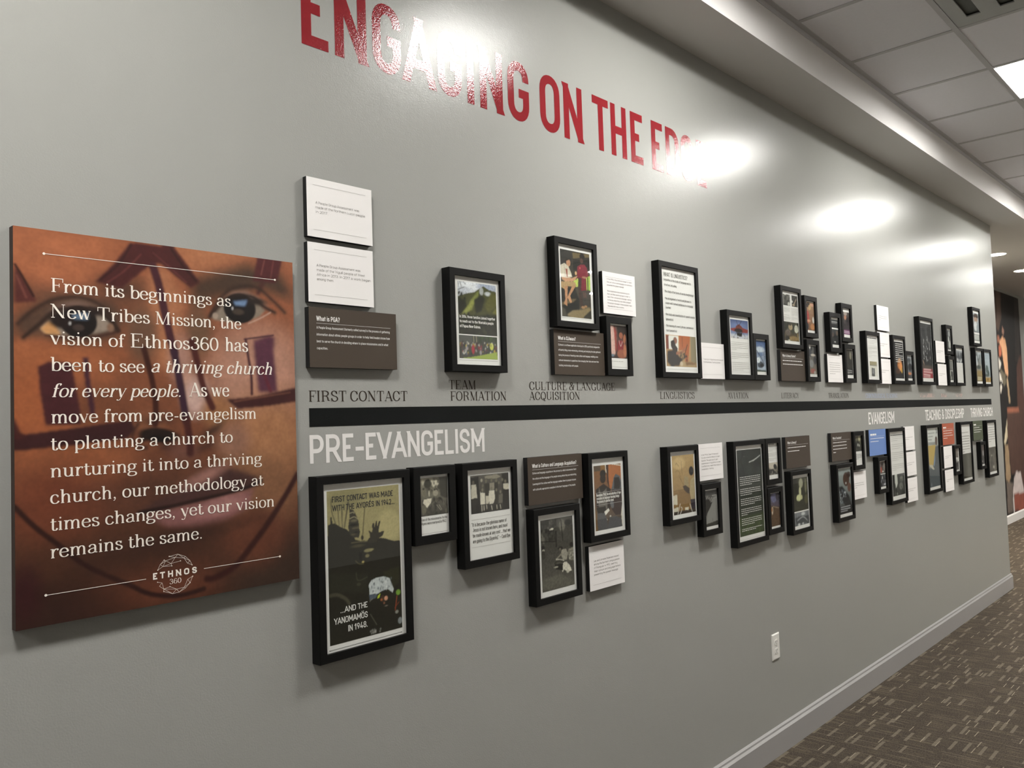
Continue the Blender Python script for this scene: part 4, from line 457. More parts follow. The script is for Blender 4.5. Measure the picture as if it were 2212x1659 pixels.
'indoor':["bw",1.9824,-0.5401,2.1435,-0.3166,100,[["g","34332e","5c5a52"],["p","4a4943",25.4,478,14,989,3,976,360,484,329],["e","7a786e",51.5,659,115,94.9,119.1],["l","2a2924",30.5,15.3,633,40,673,333],["l","22211d",40.2,15.1,463,-2,463,399],["e","181815",36.9,852,87,116.2,61.4],["c",2,60,10,38,464,291,14.9,54.6,"24231f 4a4943 6c6a60 2e2d28"],["e","e0dccc",9.9,350,143,42.6,19.2],["e","d8d4c4",10.1,288,148,18.2,15.9],["l","1d1c18",19.6,9.8,13,297,453,329],["l","1d1c18",15.1,10.1,227,150,239,307],["e","24231f",19.6,51,388,59.6,46.2],["e","b8b4a4",9.8,67,424,35.7,23.1],["e","3a3832",19.9,59,486,59.6,87.4],["e","1b1a17",12.7,585,439,74.5,35.7],["p","a29e90",12.7,625,465,759,459,816,534,771,623,651,604,594,526],["l","8a8678",30.9,10.3,627,515,481,572],["e","6c685c",10.2,575,452,37.2,27.8],["e","26241f",13.0,939,415,64.5,47.7],["p","8d8a7c",13.2,847,472,1011,454,1021,650,857,632,816,534],["l","b4b0a2",7.8,5.2,902,477,906,630],["l","b4b0a2",7.8,5.2,967,469,970,637],["l","4a4840",7.7,5.2,851,508,1014,503],["l","4a4840",7.8,5.2,846,566,1008,568],["c",7,24,846,502,1007,646,10.4,23.5,"c0bcac 57554c"],["l","c8c4b4",30.2,7.5,449,583,682,622],["l","3a3830",40.2,12.6,399,635,525,612,680,643],["p","dcd8c8",10.2,648,654,760,644,867,713,925,792,796,792,672,750,637,789,608,757],["p","1f1e1a",15.1,397,649,647,661,639,761,423,722],["e","b8b4a4",9.9,432,692,60.8,15.4],["e","c0bcac",7.8,796,792,45.2,27.8],["p","66645a",73.5,18,831,511,789,994,945,1005,1005,8,970],["n",3,50,0.3]]],
'tapep':["tape",2.2676,-0.3832,2.4246,-0.1634,100,[["g","8a5c30","54504a"],["p","5a4a38",11.2,-4,-34,248,-31,238,90,4,82],["p","8a6430",11.5,249,-35,405,-32,429,107,267,76],["p","ddd8c8",5.9,405,-36,442,-33,464,140,429,107],["p","3e2218",8.6,442,-33,535,-32,518,158,553,381,471,266,464,140],["p","b06c3c",12.0,547,-2,1014,34,1009,296,912,186,800,157,719,216,628,386,554,374,530,222],["p","e4e0d2",5.9,442,-35,1044,27,1014,38,814,17,548,-8],["e","17120f",11.7,325,133,107.1,86.6],["e","241a15",11.7,318,211,103.4,97.4],["p","2a2320",11.5,50,367,227,315,339,290,590,384,606,621,523,711,54,630],["p","6d6962",8.6,162,327,217,424,272,427,444,359,451,690,377,684,126,636],["p","5c6064",15.0,605,432,720,208,800,157,950,196,1018,296,988,407,774,442],["p","2c2624",15.0,738,217,911,210,978,310,931,404,721,391],["p","3a2c2a",14.6,627,402,1008,408,1024,650,970,807,741,805,599,700],["e","6a6c70",14.6,625,623,62.8,97.4,-20],["p","26241f",14.3,53,646,381,638,408,749,99,742],["p","e8e6dc",5.7,327,727,488,681,523,718,368,785],["e","e0dcd0",5.9,548,807,25.9,17.3],["e","dcd8cc",5.9,413,859,22.2,23.8],["p","57585a",17.2,82,732,335,744,434,876,422,1001,58,1001],["p","5a5b5e",18.3,513,820,739,821,964,870,986,1000,422,1001],["p","7a5c38",8.6,11,612,72,740,76,1002,4,1000],["p","e4e0d2",6.0,1008,609,1056,612,1010,1002,981,1000,951,805],["n",2,60,0.14]]],
'mapp':["map",2.7612,-0.3823,2.921,-0.1558,80,[["g","b89c68","8f7048"],["e","cbb07c",80.8,303,136,280.4,150.2],["p","8a6c40",31.9,11,610,868,595,894,1003,-1,964],["l","6a5230",13.3,5.3,12,598,648,588],["l","7a6238",8.1,5.4,127,287,219,252,321,297,378,420],["l","7a6238",8.1,5.4,159,157,197,132,297,189],["l","50402a",8.2,5.4,413,114,442,329],["l","6a5638",8.1,2.7,279,348,509,534],["e","1f1a18",13.9,866,289,110.8,112.7],["p","a0906c",22.0,529,361,708,383,724,559,510,520],["p","4a3c34",16.3,437,530,582,524,757,588,747,682,639,662,501,600],["p","b0a078",16.7,811,442,1004,384,995,779,809,780,751,642],["p","2c2430",16.5,772,778,1013,780,999,997,821,991],["p","d8d2bc",10.5,4,669,180,667,175,832,8,821],["p","3c3228",16.2,1,951,1013,943,1007,1000,-5,1003],["p","d8d4c0",10.5,8,886,220,874,176,951,1,951],["l","e8e6dc",18.8,2.7,296,827,172,990],["l","e8e6dc",18.8,2.7,326,882,376,912,277,998],["l","e8e6dc",19.3,2.8,745,857,839,999],["p","e0dac6",8.2,503,901,685,900,660,952,515,949],["n",2,40,0.12]]],
'handp':["hand",3.0008,-0.4552,3.0995,-0.3104,60,[["g","4c4a46","8a8a86"],["p","2a2a28",28.3,7,-3,999,3,993,154,23,117],["p","8c8c88",47.6,318,288,1045,156,1003,883,47,920],["p","2c2a28",23.6,21,138,148,125,197,236,337,136,429,163,559,149,638,187,438,339,600,328,422,469,148,624,41,725,6,355],["l","d8d6cc",18.8,4.7,96,143,136,222],["l","d8d6cc",18.8,4.7,239,163,293,232],["l","d8d6cc",19.3,4.8,408,184,372,259],["l","e0ded4",19.0,4.8,573,194,413,294],["l","c8c6c0",19.0,4.8,591,152,948,151],["p","34342f",28.0,47,920,1004,872,1001,998,-1,1003],["l","3a3a36",19.0,4.8,572,796,563,872]]],
'planep':["plane",3.277,-0.5292,3.5024,-0.1599,90,[["g","2a2e2c","30382a"],["c",3,30,10,20,1040,296,33.2,118.7,"24282a 2e3432 343a38"],["p","3c4a2c",90.5,3,779,1009,771,1004,1000,6,1004],["c",6,50,14,877,990,1013,14.2,47.5,"42542e 36442a 4a5a34"],["l","e8ece8",11.8,2.4,482,152,714,128,954,84],["l","c8ccc8",9.7,2.4,646,144,765,120]]],
'plup':["pl_up",3.5732,-0.2876,3.6722,-0.2318,50,[["g","b0a898","6a665c"],["p","d0c8b8",45.7,-2,-4,988,17,966,389,350,511,1,345],["p","2a2a28",28.5,-10,534,509,531,659,740,987,715,1017,912,-7,882],["e","2c2c2a",29.1,723,363,177.9,120.3,20],["c",3,30,13,722,1008,1009,17.4,46.5,"4a4a46 a8a498 1c1c1a"]]],
'pllow':["pl_low",3.5766,-0.521,3.6794,-0.3716,50,[["g","5c5870","4c3a20"],["e","6c6c8c",66.5,400,142,307.2,204.2],["e","403c48",56.4,795,119,202.2,175.0],["p","5a4430",54.4,-17,353,982,444,988,1010,-22,990],["e","d8c8b0",27.5,203,522,75.8,170.2,8],["e","9c6c48",33.0,155,483,75.8,102.1],["l","b0a088",22.4,11.2,283,397,897,474],["n",3,20,0.25]]],
'lit2a':["lit2",3.8178,-0.4784,3.9796,-0.3212,60,[["g","4a4a3c","26261e"],["p","2c2c24",38.0,15,-4,282,4,335,507,15,479],["e","a8a890",54.5,536,167,141.5,141.0],["e","d0d0a8",38.7,454,423,75.3,141.0],["e","7c7c64",47.5,859,265,77.9,211.5],["e","d8dca8",30.7,352,604,161.4,100.7],["e","c8c898",23.2,543,598,65.3,68.6],["p","3c3c30",52.4,19,690,1005,713,1000,1003,-9,993],["e","5c5a40",47.5,868,676,133.6,141.0]]],
'lit2b':["lit2",3.8168,-0.5473,3.9806,-0.4843,50,[["g","8a8e92","707478"],["p","4c5054",18.6,24,365,480,314,972,389,975,933,135,865],["l","c8ccd0",11.2,7.5,199,590,585,403,898,790],["l","3c4044",18.6,7.5,115,97,103,973],["l","3c4044",23.1,7.7,875,62,879,965],["e","d8dcdc",22.9,596,167,129.0,45.2],["e","e0e4e4",22.5,292,913,73.5,31.6],["e","e0e4e4",19.1,563,903,53.7,22.6]]],
'tr2p':["tr2s",4.6332,-0.2324,4.7327,-0.1473,40,[["g","6a6854","2a2c28"],["e","b0ac8c",63.5,680,135,184.8,172.8],["e","1f201c",78.4,337,574,343.5,210.9],["c",3,12,276,557,680,672,23.5,54.8,"c8c8c0 8c8c84"]]],
'keybp':["keyb",4.3654,-0.5494,4.5388,-0.3116,70,[["g","a0aaa8","2a2c30"],["e","4c3428",42.7,606,247,246.9,212.9],["e","38241c",43.3,811,153,150.9,94.6],["e","6a4c40",34.4,823,435,137.1,141.9],["p","1c1e22",33.2,28,388,272,385,787,625,937,845,438,828,58,561],["c",5,40,51,457,536,764,16.8,29.5,"8a949c c8d0d4 48505a"],["p","16181c",20.8,42,817,971,830,971,1006,17,990],["e","c8c8c4",17.1,577,333,49.4,33.1],["l","c8ccd0",20.9,4.2,97,847,841,848],["l","c8ccd0",20.8,4.2,90,889,832,900],["l","b8bcc0",20.8,4.2,81,936,604,940]]],
'evs1':["ev_s",4.996,-0.3795,5.0818,-0.3089,40,[["g","5c443c","4a4846"],["e","2a2220",60.6,505,181,335.7,118.9],["e","a84c38",60.1,162,684,177.2,198.1],["e","8a8680",61.1,812,446,180.9,277.4],["e","e0dcd4",30.5,514,833,158.3,55.5]]],
'evs2':["ev_s",4.9925,-0.4544,5.0855,-0.3839,40,[["g","4a4c50","2c2c30"],["c",3,20,-14,64,1018,994,41.6,111.0,"6c6e74 24262a 8a8c90 3c3e44"],["e","d8d8d8",27.7,352,263,81.7,87.7],["e","c8c8cc",41.9,777,837,187.7,71.0]]],
'evtp':["ev_t",5.1801,-0.5271,5.3974,-0.3994,60,[["g","585a58","3c3e3c"],["p","d8dcd4",12.6,178,-3,386,-1,405,464,218,686,183,298],["p","2c2e2c",18.5,0,2,178,-3,163,514,-4,546],["e","8a8c84",32.2,720,200,125.6,41.9],["e","6c6e68",32.2,734,313,164.3,32.2],["e","7c7e78",38.6,660,582,144.9,96.6],["p","d8dcd4",12.5,203,848,370,845,381,984,214,986],["c",3,24,6,561,980,969,31.7,76.2,"3c403c 50524e 2c2e2c"]]],
'yellowp':["yellow",5.8848,-0.5317,6.1168,-0.1469,80,[["g","dfe3de","4c5458"],["p","dfe3de",10.0,-12,0,752,-1,707,237,-14,229],["l","9aa09c",26.5,6.6,56,78,677,76],["l","9aa09c",26.4,6.6,65,135,502,135],["l","9aa09c",26.4,6.6,49,187,381,190],["l","a8acaa",19.7,6.6,-14,230,733,240],["p","9ca09e",13.9,771,24,845,45,777,93,964,91,973,8,778,3],["p","a0a4a0",19.8,9,239,786,239,768,297,0,267],["p","c8ae62",16.5,10,286,718,288,599,506,404,634,25,611],["e","6c5c54",20.6,802,220,115.7,127.6],["e","4a3c38",20.7,808,166,73.6,32.8],["p","5c6468",27.4,713,305,1033,304,985,813,984,989,40,991,6,676,398,653],["p","8aa0bc",16.9,547,504,649,430,611,555,504,648,427,645],["p","d0ccbc",16.5,25,611,304,621,513,706,381,708,93,642],["p","565e62",33.0,48,707,1038,727,1011,990,13,995],["e","7c8488",16.5,152,959,50.4,62.1,20]]],
'ftp':["f_t",6.6776,-0.5315,6.899,-0.3521,70,[["g","5a5a50","504e42"],["p","6a6a60",50.9,491,16,759,21,867,986,464,973],["p","45453c",57.9,31,9,358,19,264,978,33,979],["n",3,12,0.2]]],
'fsp':["f_s",6.4732,-0.4564,6.5737,-0.3056,40,[["g","605c54","3c3a38"],["p","7c746c",43.3,12,-3,1044,3,999,387,-4,377],["p","dcdcd8",34.8,51,418,1015,427,991,599,55,589],["e","2c2a2c",70.1,513,712,327.3,194.1],["e","a8a8a4",52.9,552,582,190.9,119.5],["e","4a4a4c",70.1,383,917,409.2,116.5]]],
'gsp':["g_s",7.2049,-0.4586,7.3032,-0.3093,40,[["g","6c6058","3a3a3c"],["e","4a3c38",62.8,474,148,265.2,174.9],["e","a8a8a8",62.8,543,440,232.0,218.6],["e","30302f",83.8,548,673,331.5,174.9],["e","c8c4c0",41.5,156,846,131.0,61.2]]],
'gtp':["g_t",7.3978,-0.5331,7.6362,-0.3391,60,[["g","55524a","4c483e"],["c",3,50,-46,120,1041,936,36.2,99.7,"6a665c 3c3a34 7c786c 4a463c"],["e","b8b4a8",22.7,379,338,101.0,25.8],["e","d0ccc0",22.8,582,823,87.1,48.0],["e","8c887c",26.8,110,229,99.3,36.9]]],
'mural':["mural",10.2,-1.43,13.49,1.484,150,[["g","201e1d","1c1a1a"],["p","55453c",6.6,565,-51,692,1,685,118,636,175,614,184,535,100],["p","3c302a",6.6,587,3,626,2,614,124,598,155],["p","332e2b",9.5,928,-5,1012,-3,1001,159,956,307,880,310],["p","a06a56",4.1,599,200,633,201,631,228,600,231],["p","a07c6c",4.3,694,156,723,177,705,197,675,180],["p","e4b088",4.2,622,230,684,202,729,215,747,260,743,387,696,369,675,309,657,253],["p","b8684e",4.2,613,251,642,242,657,264,649,291,613,298],["p","e0dcd2",3.3,599,300,642,325,619,348,598,356],["p","d8d4ca",3.3,599,364,676,400,659,411,600,408],["p","d0ccc2",3.3,605,416,636,427,613,460,600,457],["p","6c6656",4.2,619,348,695,373,707,411,662,430,630,393],["p","b8a080",4.3,712,392,734,391,756,506,728,506],["p","553c34",5.7,961,283,1057,263,881,1009,775,997,872,507,898,329],["p","523c34",6.8,689,528,1004,533,931,841,700,823,671,675],["p","a06650",5.1,693,524,891,525,900,550,691,552],["p","c8bca0",4.2,680,573,609,682,624,690,672,659],["p","9a8468",6.6,620,690,674,693,690,840,652,856,607,844],["p","6a6058",6.6,612,852,713,865,687,993,608,995],["p","ccc0bc",3.5,780,821,855,827,901,928,743,917,703,918,738,848],["p","8c5042",3.4,736,916,901,928,917,1001,698,993],["p","d0c8c4",2.5,704,917,722,918,718,997,700,999],["n",3,70,0.15]]]
}
TXT=[["t","sign","From its beginnings as",0.5726,0.9503,0.2786,0.0269,"S"],["t","sign","New Tribes Mission, the",0.5717,0.9748,0.2286,0.0268,"S"],["t","sign","vision of",0.5718,0.7132,0.1768,0.0267,"S"],["t","sign","Ethnos360",0.7229,0.9184,0.1774,0.0286,"S"],["t","sign","has",0.9332,0.99,0.1777,0.0312,"S"],["t","sign","been to see",0.5721,0.7534,0.1256,0.0266,"S"],["t","sign","a thriving church",0.7649,1.0503,0.1264,0.0289,"Si"],["t","sign","for every people.",0.5729,0.831,0.0749,0.0265,"Si"],["t","sign","As we",0.8473,0.9419,0.0758,0.0299,"S"],["t","sign","move from pre-evangelism",0.572,1.0086,0.0244,0.0265,"S"],["t","sign","to planting a church to",0.5708,0.9482,-0.0272,0.0264,"S"],["t","sign","nurturing it into a thriving",0.5697,1.0193,-0.0788,0.0263,"S"],["t","sign","church, our methodology at",0.5692,1.0228,-0.1291,0.0262,"S"],["t","sign","times changes, yet our vision",0.5688,1.0503,-0.1801,0.0261,"S"],["t","sign","remains the same.",0.5684,0.8738,-0.2321,0.026,"S"],["r","sign",0.5625,0.3514,1.0629,0.3514,0.0011,"p",3],["r","sign",0.5606,-0.2997,0.7496,-0.2997,0.0011,"p",1],["r","sign",0.8748,-0.2972,1.0609,-0.2972,0.0011,"p",2],["t","sign","ETHNOS",0.764,0.8587,-0.3036,0.0134,"E"],["t","sign","360",0.7981,0.8244,-0.3184,0.0104,"3"],["t","first","FIRST CONTACT WAS MADE",1.2065,1.3975,-0.1865,0.0146,"K"],["t","first","WITH THE AYORÉS IN 1942...",1.2063,1.4024,-0.2082,0.0145,"K"],["t","first","...AND THE",1.2236,1.3063,-0.459,0.0142,"W"],["t","first","YANOMAMÖS",1.2044,1.3062,-0.484,0.0151,"W"],["t","first","IN 1948.",1.2454,1.3051,-0.5078,0.0153,"W"],["r","first",1.1902,-0.5434,1.4142,-0.5434,0.0008,"k",3],["t","five","Five of the missionaries to the",1.4959,1.5912,-0.2651,0.0077,"T"],["t","five","Ayore were martyred in 1942.",1.4964,1.5879,-0.2755,0.0077,"T"],["r","five",1.4936,-0.2997,1.5918,-0.2997,0.0007,"g",0],["r","itis",1.6823,-0.2819,1.8434,-0.2819,0.0007,"g",0],["t","itis","\"It is because the glorious name of",1.6827,1.8291,-0.3011,0.0108,"T"],["t","itis","Jesus is not known here, and must",1.6874,1.8328,-0.3164,0.0108,"T"],["t","itis","be made known at any cost ... that we",1.6867,1.8443,-0.3322,0.0107,"T"],["t","itis","are going to the [Ayorés].\" – Cecil Dye",1.686,1.8435,-0.3483,0.0107,"T"],["r","itis",1.6809,-0.3608,1.8439,-0.3608,0.0007,"g",0],["t","team","In 2016, three families joined together",1.6597,1.8083,0.303,0.0085,"W"],["t","team","to reach out to the Wantakia people",1.6603,1.8005,0.2893,0.0085,"W"],["t","team","of Papua New Guinea.",1.6604,1.745,0.2752,0.0086,"W"],["r","team",1.6545,0.1804,1.8146,0.1804,0.0007,"g",0],["r","culture",2.127,0.336,2.285,0.336,0.0007,"g",0],["b","phone",2.3999,2.47,0.1985,1,0.0039,0.0014,"g"],["r","phone",2.3987,0.1788,2.5011,0.1788,0.0007,"g",0],["t","linguistics","WHAT IS LINGUISTICS?",2.7562,2.9324,0.5396,0.016,"T"],["t","linguistics","Linguistics is the study of language and its",2.7562,2.958,0.5222,0.0097,"T"],["t","linguistics","structure, including:",2.7567,2.8495,0.5025,0.0096,"T"],["t","linguistics","• the study of the forms of words (morphology)",2.756,2.9749,0.4766,0.0096,"T"],["t","linguistics","• the arrangement of words and phrases to",2.756,2.9542,0.4493,0.0097,"T"],["t","linguistics","create well-formed sentences in a language",2.7627,2.9674,0.4313,0.0096,"T"],["t","linguistics","(syntax)",2.7628,2.8002,0.414,0.0096,"T"],["t","linguistics","• the study and classification of speech sounds",2.7559,2.9771,0.3873,0.0096,"T"],["t","linguistics","(phonetics)",2.7613,2.8138,0.3678,0.0097,"T"],["t","linguistics","• the meaning of a word, phrase, sentence or",2.756,2.9638,0.3434,0.0096,"T"],["t","linguistics","text (semantics)",2.7613,2.8367,0.3244,0.0096,"T"],["r","linguistics",2.7549,0.1794,2.976,0.1794,0.0007,"g",0],["b","aviation",3.2731,3.4264,0.3078,5,0.008,0.0014,"g"],["b","aviation",3.273,3.4279,0.2607,4,0.008,0.0014,"g"],["b","aviation",3.2758,3.4282,0.219,5,0.008,0.0014,"g"],["r","aviation",3.2679,0.1791,3.4328,0.1791,0.0007,"g",0],["b","avsmall",3.5667,3.6049,0.2818,5,0.007,0.0014,"w"],["b","literacy",3.8065,3.8759,0.498,5,0.0049,0.0014,"g"],["b","literacy",3.8045,3.8651,0.4641,1,0.005,0.0014,"g"],["b","literacy",3.8051,3.8754,0.4547,4,0.0049,0.0014,"g"],["b","literacy",3.8929,3.9628,0.499,7,0.0058,0.0014,"g"],["b","literacy",3.8897,3.9595,0.4549,3,0.0054,0.0014,"g"],["b","lit_low",4.0926,4.1451,0.1783,1,0.0032,0.0014,"g"],["b","cs",4.8849,5.0361,0.4057,1,0.0038,0.005,"k"],["b","cs",4.8865,5.0345,0.395,3,0.0085,0.0014,"g"],["b","cs",4.8924,5.0372,0.3625,4,0.007,0.0014,"g"],["b","cs",4.8922,5.0359,0.3317,3,0.007,0.0014,"g"],["b","cs",4.8917,5.0354,0.3066,2,0.0085,0.0014,"g"],["b","candle",5.3547,5.4782,0.3922,6,0.0125,0.0045,"w"],["b","candle",5.3516,5.4849,0.3186,4,0.0124,0.0045,"w"],["b","d_text",6.6651,6.8327,0.3001,16,0.0088,0.0014,"g"],["t","tape","November 1960, the introduction of tape",2.2777,2.4193,-0.2684,0.0098,"W"],["t","tape","recorders in language learning brings",2.2781,2.4095,-0.2795,0.0098,"W"],["t","tape","the process to another level.",2.2783,2.3767,-0.2906,0.0098,"W"],["r","tape",2.2734,-0.2557,2.4242,-0.2557,0.0006,"w",0],["r","tape",2.2771,-0.2972,2.4243,-0.2972,0.0006,"w",0],["b","plane",3.2953,3.4833,-0.2788,5,0.0083,0.0026,"w"],["b","plane",3.2946,3.4839,-0.3302,4,0.0083,0.0026,"w"],["b","plane",3.2954,3.4855,-0.3731,4,0.0082,0.0026,"w"],["b","plane",3.2962,3.484,-0.4158,4,0.0083,0.0026,"w"],["b","plane",3.2964,3.4841,-0.4582,4,0.0082,0.0026,"w"],["b","plane",3.2951,3.4811,-0.5013,2,0.0072,0.0026,"w"],["r","plane",3.2793,-0.5438,3.5092,-0.5438,0.0007,"g",0],["b","pl_up",3.5838,3.6432,-0.1493,1,0.0036,0.003,"k"],["b","pl_up",3.5805,3.6703,-0.1591,4,0.0061,0.0014,"g"],["b","pl_up",3.5789,3.6694,-0.1893,3,0.0063,0.0014,"g"],["b","pl_up",3.5779,3.6668,-0.2141,2,0.007,0.0014,"g"],["b","tr2s",4.6363,4.7258,-0.2505,4,0.008,0.002,"k"],["b","ev_t",5.1838,5.3985,-0.1665,1,0.0035,0.005,"k"],["b","ev_t",5.1895,5.3917,-0.1754,3,0.0112,0.002,"g"],["b","ev_t",5.1875,5.3948,-0.2208,3,0.0124,0.002,"g"],["b","ev_t",5.1901,5.3974,-0.2697,5,0.0115,0.002,"g"],["b","ev_t",5.1891,5.4016,-0.3412,4,0.011,0.002,"g"],["b","f_t",6.6694,6.8437,-0.2011,1,0.012,0.006,"g"],["b","f_t",6.6713,6.8709,-0.2275,7,0.0189,0.006,"g"],["b","g_t",7.422,7.621,-0.1668,8,0.0185,0.006,"g"]]
LOGO=[[[0.7985,-0.2604],[0.8173,-0.2582],[0.8114,-0.2643],[0.8333,-0.265],[0.8307,-0.2682],[0.8439,-0.2757],[0.8482,-0.2852],[0.8382,-0.2802],[0.7877,-0.2665],[0.7909,-0.2684],[0.8229,-0.273],[0.8026,-0.2757],[0.8039,-0.2808],[0.785,-0.2793],[0.7791,-0.2746],[0.774,-0.2853],[0.7733,-0.3099],[0.7828,-0.3129],[0.777,-0.3188],[0.7861,-0.3262],[0.786,-0.3311],[0.8048,-0.3388],[0.7993,-0.3233],[0.8136,-0.3309],[0.8189,-0.3381],[0.8304,-0.3295],[0.8326,-0.332],[0.8431,-0.3221],[0.838,-0.3142],[0.8491,-0.3094]],[[0,1],[0,2],[1,3],[1,4],[1,2],[2,4],[3,4],[3,5],[4,5],[5,6],[6,7],[5,7],[4,7],[2,9],[2,11],[8,9],[8,14],[9,14],[9,13],[9,11],[11,10],[11,13],[11,12],[12,13],[13,14],[14,15],[13,15],[16,17],[17,18],[17,19],[18,19],[19,20],[20,21],[19,21],[19,22],[22,23],[19,23],[21,23],[23,24],[21,24],[23,25],[24,25],[24,26],[25,26],[25,27],[26,27],[25,28],[27,28],[28,29],[27,29]],[0,6,8,10,12,15,16,20,22,27,29]]
